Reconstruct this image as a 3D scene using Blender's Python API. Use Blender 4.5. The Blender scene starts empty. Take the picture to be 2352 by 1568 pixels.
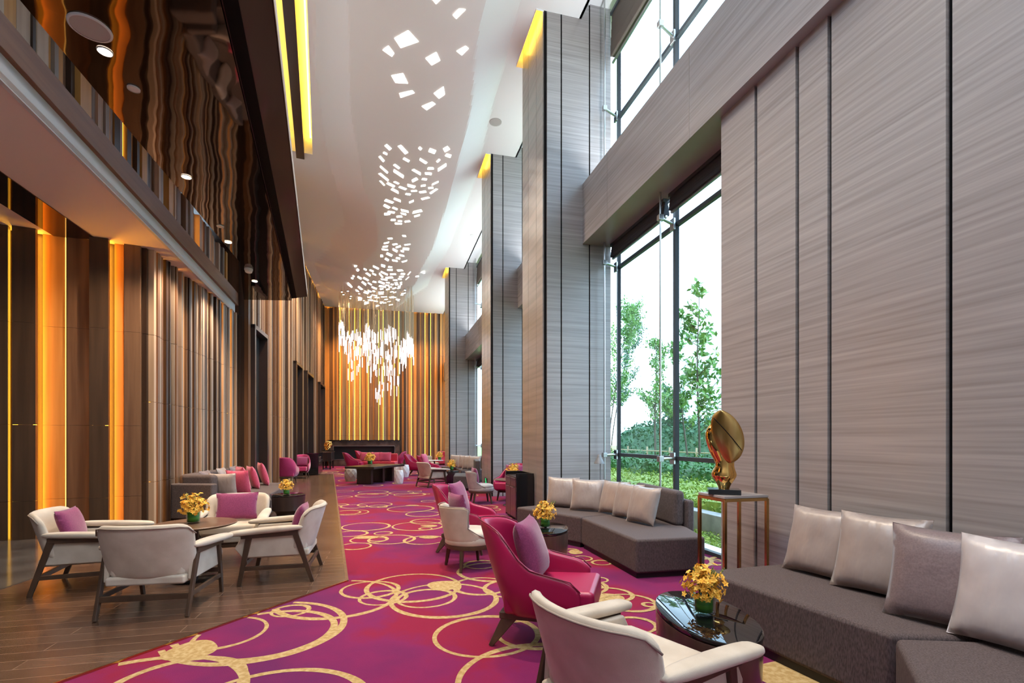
import bpy, bmesh, math, random
from mathutils import Vector, Matrix
random.seed(7)
S = bpy.context.scene
COL = S.collection
PI = math.pi
# ------------------------------------------------------------------ camera model (2352 x 1568 frame)
F, CX, HY, H = 1130.0, 1176.0, 1008.0, 1.42
ZC = 8.48
RS = -0.2575                      # slope of the long walls (metres of X per metre of Y)
TX, TY = 0.9684, 0.2494           # unit vector across the room
def V(*a): return Vector(a)
def at(px, py, z=0.0):
    """point of height z seen at a place in the photograph"""
    D = F*(H-z)/(py-HY)
    return Vector(((px-CX)/F*D, D, z))
def zat(py, D): return H-(py-HY)/F*D
def xat(px, D): return (px-CX)/F*D
def st(s, t, z=0.0): return Vector((TX*t-TY*s, TY*t+TX*s, z))
def t_px(px, t):
    """s along the room where the line t is seen at px"""
    k = (px-CX)/F
    return (TX*t-k*TY*t)/(TY+k*TX)

cam = bpy.data.objects.new('camera', bpy.data.cameras.new('camera'))
COL.objects.link(cam)
cam.location = (0, 0, H); cam.rotation_euler = (PI/2, 0, 0)
cam.data.sensor_width = 36; cam.data.lens = F/2352*36
cam.data.shift_x = (1176-CX)/2352; cam.data.shift_y = (HY-784)/2352
cam.data.clip_start = .05; cam.data.clip_end = 400
S.camera = cam

# ------------------------------------------------------------------ materials
def mat(name, col, rough=.5, metal=0, col2=None, nscale=(5,5,5), ndet=4, bump=0, bscale=None, coat=0, trans=0,
        ior=1.5, emit=None, estr=0, sheen=0, ramp=(.35,.65), spec=.5, rot=(0,0,0), alpha=1, bdist=.01, sss=0):
    m = bpy.data.materials.new(name); m.use_nodes = True
    nt = m.node_tree; b = nt.nodes['Principled BSDF']
    def setv(k, v):
        if k in b.inputs: b.inputs[k].default_value = v
    setv('Base Color', (*col, 1)); setv('Roughness', rough); setv('Metallic', metal)
    setv('Coat Weight', coat); setv('Coat Roughness', .06); setv('Transmission Weight', trans); setv('IOR', ior)
    setv('Sheen Weight', sheen); setv('Sheen Roughness', .4); setv('Specular IOR Level', spec); setv('Alpha', alpha)
    if emit: setv('Emission Color', (*emit, 1)); setv('Emission Strength', estr)
    if col2 or bump:
        tc = nt.nodes.new('ShaderNodeTexCoord'); mp = nt.nodes.new('ShaderNodeMapping')
        mp.inputs['Scale'].default_value = nscale; mp.inputs['Rotation'].default_value = rot
        nt.links.new(tc.outputs['Object'], mp.inputs['Vector'])
    if col2:
        n = nt.nodes.new('ShaderNodeTexNoise'); n.inputs['Scale'].default_value = 1; n.inputs['Detail'].default_value = ndet
        nt.links.new(mp.outputs[0], n.inputs['Vector'])
        r = nt.nodes.new('ShaderNodeValToRGB'); r.color_ramp.elements[0].position = ramp[0]; r.color_ramp.elements[1].position = ramp[1]
        r.color_ramp.elements[0].color = (*col, 1); r.color_ramp.elements[1].color = (*col2, 1)
        nt.links.new(n.outputs['Fac'], r.inputs[0]); nt.links.new(r.outputs[0], b.inputs['Base Color'])
    if bump:
        n2 = nt.nodes.new('ShaderNodeTexNoise'); n2.inputs['Scale'].default_value = 1; n2.inputs['Detail'].default_value = 2
        if bscale:
            mp2 = nt.nodes.new('ShaderNodeMapping'); mp2.inputs['Scale'].default_value = bscale
            nt.links.new(tc.outputs['Object'], mp2.inputs['Vector']); nt.links.new(mp2.outputs[0], n2.inputs['Vector'])
        else: nt.links.new(mp.outputs[0], n2.inputs['Vector'])
        bp = nt.nodes.new('ShaderNodeBump'); bp.inputs['Strength'].default_value = bump; bp.inputs['Distance'].default_value = bdist
        nt.links.new(n2.outputs['Fac'], bp.inputs['Height']); nt.links.new(bp.outputs[0], b.inputs['Normal'])
    return m
M = {}
M['marble'] = mat('grey veined marble', (.39,.352,.34), .26, col2=(.265,.238,.23), nscale=(.8,.8,38), ndet=9, ramp=(.32,.72), rot=(.06,.03,0), spec=.5)
M['joint'] = mat('black metal joint', (.008,.007,.007), .8, spec=.1)
M['ceil'] = mat('white ceiling plaster', (.93,.91,.905), .75)
M['soffit'] = mat('blush soffit plaster', (.92,.76,.69), .8)
M['soffit_edge'] = mat('pale soffit edge', (.62,.63,.65), .7)
M['wood_dark'] = mat('dark walnut', (.030,.014,.008), .42, col2=(.055,.027,.014), nscale=(14,14,.7))
M['wood_mid'] = mat('walnut', (.15,.07,.033), .42, col2=(.22,.11,.053), nscale=(14,14,.7))
M['wood_light'] = mat('pale oak', (.42,.27,.165), .42, col2=(.54,.36,.23), nscale=(14,14,.7))
M['wood_grey'] = mat('greyed oak', (.24,.175,.13), .42, col2=(.31,.235,.175), nscale=(14,14,.7))
M['wood_honeyglow'] = mat('honey oak with amber glow', (.52,.22,.05), .42, col2=(.62,.29,.075), nscale=(14,14,.7))  # amber glow of the led strips painted into this oak colour
M['wood_leg'] = mat('stained walnut leg', (.058,.031,.018), .38, col2=(.095,.052,.03), nscale=(9,9,2))
M['wood_table'] = mat('walnut veneer', (.12,.06,.034), .35, col2=(.19,.10,.057), nscale=(3,22,22), coat=.2)
M['wood_drum'] = mat('dark veneer', (.075,.040,.030), .3, col2=(.11,.06,.045), nscale=(18,18,1), coat=.3)
M['espresso'] = mat('espresso veneer', (.022,.013,.011), .3, col2=(.034,.02,.016), nscale=(14,14,1), coat=.3)
M['black'] = mat('black lacquer', (.008,.008,.009), .18, coat=.4)
M['blackglass'] = mat('black glass', (.004,.004,.005), .015, ior=2.1)
M['mirror_dark'] = mat('dark mirrored panel', (.14,.095,.072), .035, metal=1, bump=.08, nscale=(1.1,1.1,1.1), bdist=.12)
M['mirror_dark2'] = mat('bronze mirror', (.20,.13,.09), .03, metal=1)
M['fascia'] = mat('bronze fascia', (.040,.024,.020), .3, coat=.3)
M['beige'] = mat('oyster velvet', (.53,.435,.335), .75, col2=(.64,.545,.435), nscale=(6,6,6), bump=.25, bscale=(260,260,260), sheen=.5, bdist=.002)
M['beige_pipe'] = mat('oyster piping', (.30,.23,.185), .7)
M['cream'] = mat('cream velvet', (.44,.38,.33), .75, col2=(.53,.47,.42), nscale=(6,6,6), bump=.2, bscale=(260,260,260), sheen=.5, bdist=.002)
M['leather'] = mat('raspberry leather', (.37,.009,.066), .36, bump=.12, nscale=(160,160,160), bdist=.001, spec=.55)
M['wool_pink'] = mat('magenta wool', (.36,.018,.105), .85, col2=(.43,.026,.13), nscale=(60,60,60), sheen=.4)
M['coral'] = mat('coral leather', (.50,.03,.06), .4)
M['plum'] = mat('plum linen', (.20,.026,.092), .85, col2=(.26,.038,.12), nscale=(90,90,90), bump=.3, bscale=(200,200,200), sheen=.4, bdist=.002)
M['rose'] = mat('rose linen', (.46,.055,.11), .85, col2=(.55,.075,.15), nscale=(60,60,60), sheen=.4)
M['satin'] = mat('champagne satin', (.30,.235,.21), .36, col2=(.37,.30,.27), nscale=(5,5,5), bump=.4, bscale=(16,16,6), spec=.8, sheen=.3, bdist=.02)
M['satin_dot'] = mat('mauve dotted satin', (.17,.12,.12), .38, col2=(.22,.16,.16), nscale=(120,120,120), bump=.3, bscale=(11,11,11), sheen=.4, bdist=.02)
M['silver'] = mat('pale silver satin', (.46,.40,.39), .34, col2=(.56,.50,.49), nscale=(5,5,5), bump=.4, bscale=(16,16,6), spec=.8, sheen=.3, bdist=.02)
M['greyvelvet'] = mat('grey velvet', (.36,.335,.32), .75, col2=(.45,.425,.41), nscale=(6,6,6), sheen=.5)
M['charcoal'] = mat('taupe tweed', (.062,.043,.041), .92, col2=(.118,.085,.080), nscale=(150,150,40), ndet=2, bump=.4, bscale=(240,240,60), bdist=.002)
M['graphite'] = mat('graphite tweed', (.062,.056,.058), .92, col2=(.11,.10,.105), nscale=(150,150,40), ndet=2)
M['plinth'] = mat('black plinth', (.01,.008,.008), .5)
M['brass'] = mat('brass', (.62,.40,.16), .22, metal=1)
M['gold'] = mat('polished gold', (.86,.52,.16), .07, metal=1, bump=.25, nscale=(6,6,6), bdist=.02)
M['goldleaf'] = mat('satin gold', (.62,.40,.15), .28, metal=1, col2=(.50,.31,.10), nscale=(16,16,3))
M['steel'] = mat('brushed steel', (.50,.50,.50), .3, metal=1)
M['mullion'] = mat('dark mullion', (.035,.042,.048), .4)
M['white'] = mat('white ceramic', (.78,.76,.75), .25, coat=.4)
M['whitepaint'] = mat('white paint', (.75,.75,.74), .5)
M['lampgrey'] = mat('grey lamp enamel', (.20,.20,.21), .4)
M['blind'] = mat('charcoal blind', (.030,.033,.042), .8)
M['blindbrown'] = mat('taupe blind', (.13,.105,.085), .8)
M['stone_dark'] = mat('dark polished stone', (.06,.052,.05), .13, col2=(.11,.098,.092), nscale=(2,2,2), ndet=6)
M['fire_stone'] = mat('brown marble', (.05,.030,.024), .22, col2=(.13,.085,.07), nscale=(2.5,2.5,2.5), ndet=8, ramp=(.45,.75))
M['glassgreen'] = mat('vase glass', (.92,.97,.94), .02, trans=1, ior=1.45)
M['leafwrap'] = mat('banana leaf', (.03,.15,.012), .35, col2=(.15,.38,.04), nscale=(2,2,22))
M['petal'] = mat('golden orchid petal', (.92,.43,.03), .55, col2=(1,.68,.12), nscale=(18,18,18))
M['stemgreen'] = mat('orchid stem', (.22,.28,.06), .6)
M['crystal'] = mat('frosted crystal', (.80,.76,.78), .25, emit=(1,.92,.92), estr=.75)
M['wire'] = mat('wire', (.45,.33,.2), .4, metal=1)
M['grass'] = mat('ground cover', (.13,.20,.035), .8, col2=(.30,.34,.10), nscale=(9,9,9))
M['leaf1'] = mat('bright hedge leaf', (.20,.32,.025), .55, col2=(.38,.48,.07), nscale=(5,5,5))
M['leaf2'] = mat('dark hedge leaf', (.030,.14,.025), .5, col2=(.07,.25,.045), nscale=(6,6,6))
M['leaf3'] = mat('tree leaf', (.12,.29,.06), .5, col2=(.26,.46,.11), nscale=(4,4,4))
M['leaf4'] = mat('distant leaf', (.05,.16,.075), .6, col2=(.12,.26,.12), nscale=(2,2,2))
M['bark'] = mat('bark', (.10,.075,.055), .85, col2=(.17,.135,.105), nscale=(8,8,2))
M['kerb'] = mat('concrete kerb', (.33,.34,.34), .8, col2=(.42,.43,.43), nscale=(7,7,7))
M['sill'] = mat('white sill stone', (.74,.74,.73), .5)
M['bamboo'] = mat('bamboo rail', (.48,.36,.20), .6)
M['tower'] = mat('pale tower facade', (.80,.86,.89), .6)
M['green_sign'] = mat('green sign', (.0,.5,.12), .4, emit=(.05,1,.3), estr=1.2)
def emis(name, col, st_): return mat(name, (.02,.02,.02), .5, emit=col, estr=st_)
M['led'] = emis('amber led', (1,.45,.04), 14)
M['led_hot'] = emis('yellow led', (1,.55,.04), 11)
M['cove'] = emis('cove led', (1,.58,.06), 20)
M['panel'] = emis('ceiling light diffuser', (1,.93,.82), 6)
M['bulb'] = emis('downlight bulb', (1,.80,.55), 40)

# wood deck
def plank_mat():
    m = bpy.data.materials.new('walnut planks'); m.use_nodes = True; nt = m.node_tree; b = nt.nodes['Principled BSDF']
    tc = nt.nodes.new('ShaderNodeTexCoord'); mp = nt.nodes.new('ShaderNodeMapping'); mp.inputs['Rotation'].default_value = (0,0,-.24)
    nt.links.new(tc.outputs['Object'], mp.inputs[0])
    br = nt.nodes.new('ShaderNodeTexBrick'); br.inputs['Scale'].default_value = 1
    br.inputs['Brick Width'].default_value = 1.5; br.inputs['Row Height'].default_value = .14; br.inputs['Mortar Size'].default_value = .0035
    br.inputs['Color1'].default_value = (.115,.060,.038,1); br.inputs['Color2'].default_value = (.165,.092,.060,1); br.inputs['Mortar'].default_value = (.26,.17,.12,1)
    nt.links.new(mp.outputs[0], br.inputs['Vector'])
    n = nt.nodes.new('ShaderNodeTexNoise'); mp2 = nt.nodes.new('ShaderNodeMapping'); mp2.inputs['Rotation'].default_value = (0,0,-.24); mp2.inputs['Scale'].default_value = (2,34,1)
    nt.links.new(tc.outputs['Object'], mp2.inputs[0]); nt.links.new(mp2.outputs[0], n.inputs['Vector']); n.inputs['Scale'].default_value = 1
    mx = nt.nodes.new('ShaderNodeMixRGB'); mx.blend_type = 'MULTIPLY'; mx.inputs[0].default_value = .55
    nt.links.new(br.outputs['Color'], mx.inputs[1]); nt.links.new(n.outputs['Fac'], mx.inputs[2]); nt.links.new(mx.outputs[0], b.inputs['Base Color'])
    b.inputs['Roughness'].default_value = .25; b.inputs['Specular IOR Level'].default_value = .5; b.inputs['Coat Weight'].default_value = .1; b.inputs['Coat Roughness'].default_value = .15
    return m
M['plank'] = plank_mat()
def carpet_mat(name, c1, c2, c3, sc):
    m = bpy.data.materials.new(name); m.use_nodes = True; nt = m.node_tree; b = nt.nodes['Principled BSDF']
    tc = nt.nodes.new('ShaderNodeTexCoord'); n = nt.nodes.new('ShaderNodeTexNoise'); n.inputs['Scale'].default_value = sc; n.inputs['Detail'].default_value = 5
    nt.links.new(tc.outputs['Object'], n.inputs['Vector'])
    r = nt.nodes.new('ShaderNodeValToRGB'); e = r.color_ramp.elements
    e[0].position = .43; e[0].color = (*c1,1); e[1].position = .64; e[1].color = (*c3,1); k = e.new(.5); k.color = (*c2,1)
    nt.links.new(n.outputs['Fac'], r.inputs[0]); nt.links.new(r.outputs[0], b.inputs['Base Color'])
    n2 = nt.nodes.new('ShaderNodeTexNoise'); n2.inputs['Scale'].default_value = 180; nt.links.new(tc.outputs['Object'], n2.inputs['Vector'])
    bp = nt.nodes.new('ShaderNodeBump'); bp.inputs['Strength'].default_value = .5; bp.inputs['Distance'].default_value = .004
    nt.links.new(n2.outputs['Fac'], bp.inputs['Height']); nt.links.new(bp.outputs[0], b.inputs['Normal'])
    b.inputs['Roughness'].default_value = .95; b.inputs['Sheen Weight'].default_value = .05
    b.inputs['Specular IOR Level'].default_value = .1
    return m
M['carpet'] = carpet_mat('magenta carpet', (.235,.010,.040), (.20,.014,.082), (.13,.014,.082), .85)
M['ringgold'] = carpet_mat('gold carpet yarn', (.40,.255,.095), (.46,.31,.13), (.52,.37,.18), 30)
def glass_mat():
    m = bpy.data.materials.new('window glass'); m.use_nodes = True; nt = m.node_tree
    for n in list(nt.nodes): nt.nodes.remove(n)
    o = nt.nodes.new('ShaderNodeOutputMaterial'); mx = nt.nodes.new('ShaderNodeMixShader'); tr = nt.nodes.new('ShaderNodeBsdfTransparent'); gl = nt.nodes.new('ShaderNodeBsdfGlossy')
    lw = nt.nodes.new('ShaderNodeLayerWeight'); lw.inputs[0].default_value = .5
    fr = nt.nodes.new('ShaderNodeMath'); fr.operation = 'POWER'; nt.links.new(lw.outputs['Facing'], fr.inputs[0]); fr.inputs[1].default_value = 3.5
    fr.use_clamp = True
    tr.inputs[0].default_value = (.93,.97,.97,1); gl.inputs['Roughness'].default_value = .0
    nt.links.new(fr.outputs[0], mx.inputs[0]); nt.links.new(tr.outputs[0], mx.inputs[1]); nt.links.new(gl.outputs[0], mx.inputs[2]); nt.links.new(mx.outputs[0], o.inputs[0])
    return m
M['glass'] = glass_mat(); M['vaseglass'] = M['glass']

# ------------------------------------------------------------------ mesh building
class MB:
    def __init__(s): s.v=[]; s.f=[]; s.m=[]; s.mats=[]
    def mi(s, m):
        if m not in s.mats: s.mats.append(m)
        return s.mats.index(m)
    def add(s, vs, fs, m, T=None):
        o=len(s.v); k=s.mi(m)
        for v in vs:
            v=Vector(v); s.v.append(T@v if T else v)
        for f in fs: s.f.append([i+o for i in f]); s.m.append(k)
        return s
    def box(s, c, d, m, T=None, rz=0, taper=1):
        x,y,z=d[0]/2,d[1]/2,d[2]/2; R=Matrix.Translation(c)@Matrix.Rotation(rz,4,'Z')
        if T: R=T@R
        t=taper
        vs=[(-x*t,-y*t,-z),(x*t,-y*t,-z),(x*t,y*t,-z),(-x*t,y*t,-z),(-x,-y,z),(x,-y,z),(x,y,z),(-x,y,z)]
        return s.add(vs,[(3,2,1,0),(4,5,6,7),(0,1,5,4),(1,2,6,5),(2,3,7,6),(3,0,4,7)],m,R)
    def prism(s, poly, z0, z1, m):
        n=len(poly); a=sum(poly[i][0]*poly[(i+1)%n][1]-poly[(i+1)%n][0]*poly[i][1] for i in range(n))
        if a<0: poly=poly[::-1]
        vs=[(p[0],p[1],z0) for p in poly]+[(p[0],p[1],z1) for p in poly]
        fs=[tuple(range(n))[::-1],tuple(range(n,2*n))]+[(i,(i+1)%n,n+(i+1)%n,n+i) for i in range(n)]
        return s.add(vs,fs,m)
    def beam(s, a, b, w, h, m, up=(0,0,1), w2=None, h2=None):
        a=Vector(a); b=Vector(b); d=(b-a).normalized(); u=Vector(up)
        x=d.cross(u)
        if x.length<1e-4: x=d.cross(Vector((0,1,0)))
        x.normalize(); y=x.cross(d).normalized(); w2=w2 or w; h2=h2 or h
        vs=[]
        for p,ww,hh in ((a,w,h),(b,w2,h2)):
            for i,j in ((-1,-1),(1,-1),(1,1),(-1,1)): vs.append(p+x*(i*ww/2)+y*(j*hh/2))
        return s.add(vs,[(0,1,2,3),(7,6,5,4),(0,4,5,1),(1,5,6,2),(2,6,7,3),(3,7,4,0)],m)
    def tube(s, pts, r, m, n=8, cap=True):
        pts=[Vector(p) for p in pts]; k=len(pts); rs=r if isinstance(r,(list,tuple)) else [r]*k
        o=[]; prev=None
        for i,p in enumerate(pts):
            d=(pts[min(i+1,k-1)]-pts[max(i-1,0)]).normalized()
            x=d.cross(Vector((0,0,1)))
            if x.length<.05: x=d.cross(Vector((0,1,0)))
            x.normalize()
            if prev is not None and x.dot(prev)<0: x=-x
            prev=x
            y=d.cross(x)
            o+=[p+(x*math.cos(2*PI*j/n)+y*math.sin(2*PI*j/n))*rs[i] for j in range(n)]
        fs=[(i*n+j,i*n+(j+1)%n,(i+1)*n+(j+1)%n,(i+1)*n+j) for i in range(k-1) for j in range(n)]
        if cap: fs+=[tuple(range(n))[::-1],tuple(range((k-1)*n,k*n))]
        return s.add(o,fs,m)
    def lathe(s, prof, m, c=(0,0,0), n=32, sx=1, sy=1, rz=0, cap=True):
        o=[]
        for r,z in prof:
            for j in range(n):
                a=2*PI*j/n; x=r*math.cos(a)*sx; y=r*math.sin(a)*sy
                o.append((c[0]+x*math.cos(rz)-y*math.sin(rz),c[1]+x*math.sin(rz)+y*math.cos(rz),c[2]+z))
        k=len(prof); fs=[(i*n+j,i*n+(j+1)%n,(i+1)*n+(j+1)%n,(i+1)*n+j) for i in range(k-1) for j in range(n)]
        if cap: fs+=[tuple(range(n))[::-1],tuple(range((k-1)*n,k*n))]
        return s.add(o,fs,m)
    def grid(s, P, m, closed=False):
        """P: rows of points"""
        r=len(P); c=len(P[0]); vs=[p for row in P for p in row]
        fs=[(i*c+j,i*c+(j+1)%c,(i+1)*c+(j+1)%c,(i+1)*c+j) for i in range(r-1) for j in range(c if closed else c-1)]
        return s.add(vs,fs,m)
    def build(s, name, parent=None, bevel=0, seg=2, sub=0, smooth=None, label=None):
        me=bpy.data.meshes.new(name); me.from_pydata([tuple(v) for v in s.v],[],s.f)
        for m in s.mats: me.materials.append(m)
        me.polygons.foreach_set('material_index', s.m)
        if smooth or (smooth is None and (bevel or sub)):
            me.polygons.foreach_set('use_smooth',[True]*len(me.polygons))
        me.update()
        o=bpy.data.objects.new(name,me); COL.objects.link(o)
        if bevel:
            b=o.modifiers.new('bevel','BEVEL'); b.width=bevel; b.segments=seg; b.limit_method='ANGLE'; b.angle_limit=.6; b.harden_normals=True
        if sub:
            u=o.modifiers.new('sub','SUBSURF'); u.levels=sub; u.render_levels=sub
        if parent: o.parent=parent
        if label: o['label']=label
        return o
def auto(o, deg=40):
    """smooth shading that keeps hard edges"""
    me=o.data; bm=bmesh.new(); bm.from_mesh(me)
    for e in bm.edges:
        if len(e.link_faces)==2 and e.calc_face_angle(0)>math.radians(deg): e.smooth=False
    for f in bm.faces: f.smooth=True
    bm.to_mesh(me); bm.free(); return o
def fixn(o):
    bm=bmesh.new(); bm.from_mesh(o.data); bmesh.ops.recalc_face_normals(bm,faces=bm.faces); bm.to_mesh(o.data); bm.free(); return o
def struct(o): o['kind']='structure'; return o
def tag(o, label, cat, group=None):
    o['label']=label; o['category']=cat
    if group: o['group']=group
    return o
def thing(name, label, cat, loc=(0,0,0), rz=0, group=None):
    e=bpy.data.objects.new(name,None); COL.objects.link(e); e.empty_display_size=.1
    e.location=loc; e.rotation_euler=(0,0,rz); return tag(e,label,cat,group)
def dup(root, loc, rz, label, group=None, scale=None):
    r=root.copy(); COL.objects.link(r); r.location=loc; r.rotation_euler=(0,0,rz); r['label']=label
    if group: r['group']=group
    if scale: r.scale=(scale,)*3
    for ch in list(root.children):
        c=ch.copy(); COL.objects.link(c); c.parent=r
        for g in list(ch.children):
            d=g.copy(); COL.objects.link(d); d.parent=c
    return r
def head(hx, hy): return math.atan2(-hx, hy)      # rotation that turns local +Y to (hx,hy)
# ------------------------------------------------------------------ floors
DECK_EDGE = [at(140,1568), at(797,1335), at(766,1089)]
e0 = DECK_EDGE[0]; e1 = DECK_EDGE[1]; e2 = DECK_EDGE[2]
near_dir = (e0-e1).normalized(); eN = e0+near_dir*2.2
far_left = at(690,1089); 
def L2X(D): return -3.378+RS*D
b = MB(); b.prism([(-11,-1),(eN.x,eN.y-.3),(e0.x,e0.y),(e1.x,e1.y),(e2.x,e2.y),(L2X(e2.y)-.2,e2.y),(-9.5,12)],-.12,.012,M['plank'])
struct(b.build('floor'))
b = MB()
for a_, c_ in ((eN,e1),(e1,e2)):
    b.beam(a_+V(0,0,.002), c_+V(0,0,.002), .012 if a_ is eN else .03, .024, M['brass'] if a_ is eN else M['wood_mid'])
struct(b.build('trim_1'))
b = MB(); b.prism([(-11,3),(-11,7.6),(-7.3,7.6),(-5.7,8.0),(at(84,1328).x,at(84,1328).y),(at(0,1357).x,at(0,1357).y),(at(0,1357).x-.5,3)],.0,.016,M['stone_dark'])
struct(b.build('floor_stone'))
b = MB(); b.prism([tuple(st(-2,-8,0)[:2]),tuple(st(-2,4.0,0)[:2]),tuple(st(29,4.0,0)[:2]),tuple(st(29,-4.5,0)[:2])],-.3,-.125,M['plinth'])
struct(b.build('floor_slab'))
# carpet with its ring pattern
cb = MB()
cp = [(eN.x,eN.y-.2),(st(-1.5,3.9).x,st(-1.5,3.9).y),(st(28.1,3.9).x,st(28.1,3.9).y),(st(28.1,-3.3).x,st(28.1,-3.3).y),(L2X(e2.y),e2.y),(e2.x,e2.y),(e1.x,e1.y),(e0.x,e0.y)]
cb.prism(cp,-.12,0,M['carpet'])
_z=[.0006]
def inside(p):
    x,y=p; n=len(cp); c=False
    for i in range(n):
        x1,y1=cp[i]; x2,y2=cp[(i+1)%n]
        if (y1>y)!=(y2>y) and x<(x2-x1)*(y-y1)/(y2-y1)+x1: c=not c
    return c
def ring(px,py,r,w=None,seg=None):
    c=at(px,py); ringw(c.x,c.y,r,w)
def ringw(cx,cy,r,w=None):
    w=w or .028+.03*r; n=72; ph=random.random()*6.28; z=_z[0]; _z[0]+=.00004
    A=[]
    for j in range(n+1):
        a=2*PI*j/n; ww=w*(.75+.55*(.5+.5*math.sin(a+ph)))*(1+.06*math.sin(9*a+ph)); k=1+.02*math.sin(2*a+ph)
        A.append((Vector((cx+(r*k-ww/2)*math.cos(a),cy+(r*k-ww/2)*math.sin(a),z)),Vector((cx+(r*k+ww/2)*math.cos(a),cy+(r*k+ww/2)*math.sin(a),z))))
    for j in range(n):
        q=[A[j][0],A[j][1],A[j+1][1],A[j+1][0]]
        if all(inside(p[:2]) for p in q): cb.add(q,[(0,1,2,3)],M['ringgold'])
def blob(px,py,rx,ry=None):
    c=at(px,py); z=_z[0]; _z[0]+=.00004; ry=ry or rx
    ph=random.random()*6
    vs=[Vector((c.x+rx*math.cos(a)*(1+.08*math.sin(3*a+ph)),c.y+ry*math.sin(a)*(1+.08*math.sin(3*a+ph)),z)) for a in [2*PI*j/32 for j in range(32)]]
    if all(inside(v[:2]) for v in vs): cb.add(vs,[tuple(range(32))],M['ringgold'])
# near field
for px,py,r in ((594,1443,.60),(612,1452,.46),(510,1452,.30),(667,1402,.14),(775,1372,.52),(850,1353,.26),(880,1372,.20),(950,1347,.44),
                (980,1373,.25),(1020,1375,.46),(1118,1457,.37),(1250,1560,.50),(1225,1455,.26),(400,1575,.36),(250,1625,.62),(610,1640,.5),
                (1105,1345,.27),(1180,1350,.28),(1130,1312,.36)): ring(px,py,r)
for px,py,r in ((439,1493,.16),(1020,1344,.16),(1390,1375,.17),(1835,1556,.23)): blob(px,py,r)
def zb(x,y): return 750+x/5.227,1080+y/5.227
for x,y,w in ((472,674,272),(300,760,180),(510,830,210),(1100,668,295),(1180,835,245),(780,828,265),(350,910,180),(1200,612,185),(1160,522,200),
              (582,410,200),(668,440,52),(620,430,105),(1010,460,265),(300,505,200),(200,415,60),(150,415,105),(330,432,155),(240,505,160),
              (560,262,170),(545,300,190),(900,270,145),(1000,290,180),(1200,283,38),(1060,250,80),(210,320,95),(210,250,110),(560,180,110),
              (1850,1130,190),(680,755,100),(620,830,105),(1190,700,75),(1230,370,90),(1560,370,95),(1900,440,150),(1980,470,110),(1700,300,120),(2150,560,100),
              (250,180,120),(1250,190,150),(1000,150,200),(1420,300,120),(300,120,150)):
    px,py=zb(x,y); r=(w/5.227)*H/(py-HY); ring(px,py,r,.03+.02*r)
for x,y,w in ((470,805,140),(1235,668,100),(1230,805,115),(1030,422,80),(560,283,75),(1050,278,60),(175,275,60)):
    px,py=zb(x,y); r=(w/5.227)*H/(py-HY); blob(px,py,r,r*.62)
def zc_(x,y): return 1150+x/3.844,1160+y/3.844
for x,y,w in ((720,470,85),(890,508,82),(870,660,75),(960,790,195),(1130,860,230),(1310,880,52),(1180,1060,185),(1500,470,330),(1650,420,250),(700,720,230),(620,400,60),(840,720,60),
              (1950,480,90),(1850,500,120)):
    px,py=zc_(x,y); r=(w/3.844)*H/(py-HY); ring(px,py,r)
for x,y,w in ((660,415,60),):
    px,py=zc_(x,y); blob(px,py,(w/3.844)*H/(py-HY),.12)
random.seed(11)
for i in range(46):
    px=random.uniform(690,1030); py=random.uniform(1074,1100); ring(px,py,random.choice((.35,.5,.7)),.06)
o=cb.build('carpet'); tag(o,'magenta carpet with interlaced gold rings covering the lounge floor','carpet')

# ------------------------------------------------------------------ slatted timber walls
SW=['wood_dark','wood_mid','wood_light','wood_grey','wood_honeyglow']
def slats(p0,p1,z0,z1,wmin,wmax,weights,seed,led_s=(),led_p=0,depth=(.03,.16),gaps=(),joints=(),led_mat='led',back='wood_dark'):
    """vertical boards of several widths and depths from p0 to p1; the room lies to the right of the run seen along it"""
    rnd=random.Random(seed); p0=Vector(p0[:2]+(0,)) if isinstance(p0,tuple) else Vector((p0[0],p0[1],0)); p1=Vector((p1[0],p1[1],0))
    d=(p1-p0); L=d.length; d.normalize(); nrm=Vector((d.y,-d.x,0)); ang=math.atan2(d.y,d.x)
    wb=MB(); lb=MB(); s=0
    wb.box(p0+d*L/2+V(0,0,(z0+z1)/2)-nrm*.06,(L,.12,z1-z0),M[back],rz=ang)
    leds=sorted(led_s); last=None
    while s<L-.01:
        w=min(rnd.uniform(wmin,wmax)*rnd.choice((.55,1,1,1.5)),L-s); dp=rnd.uniform(*depth)
        nx=[l for l in leds if s<=l<s+w+.03]
        if nx and nx[0]-s>.02: w=nx[0]-s-.012
        m=rnd.choices(SW,weights)[0]
        if m==last and rnd.random()<.7: m=rnd.choices(SW,weights)[0]
        last=m
        zz=z0
        for g0,g1,gz in gaps:
            if s+w>g0 and s<g1: zz=gz
        zs=[zz]+[j for j in joints if zz<j<z1]+[z1]
        for i in range(len(zs)-1):
            a_=zs[i]+(.003 if i else 0); c_=zs[i+1]-(.003 if i<len(zs)-2 else 0)
            wb.box(p0+d*(s+w/2)+nrm*(dp/2)+V(0,0,(a_+c_)/2),(w-.004,dp,c_-a_),M[m],rz=ang)
        s+=w
        if nx or rnd.random()<led_p:
            inl=any(g0<s<g1 for g0,g1,gz in gaps)
            lb.box(p0+d*(s+.012)+nrm*.028+V(0,0,(max(zz,z0)+z1)/2),(.014,.016,z1-max(zz,z0)-.04),M[led_mat],rz=ang); s+=.028
    return wb,lb
def D2(px): return 3.378/((1176-px)/1130+RS)
DL2=11.78; DF=26.3
pL2a=(L2X(DL2),DL2); pL2b=(L2X(DF),DF)
Ld=math.hypot(1,RS)
gaps=[((D2(a_)-DL2)*Ld,(D2(c_)-DL2)*Ld,4.2) for a_,c_ in ((563,596),(666,682),(693,709),(725,737))]
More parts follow.
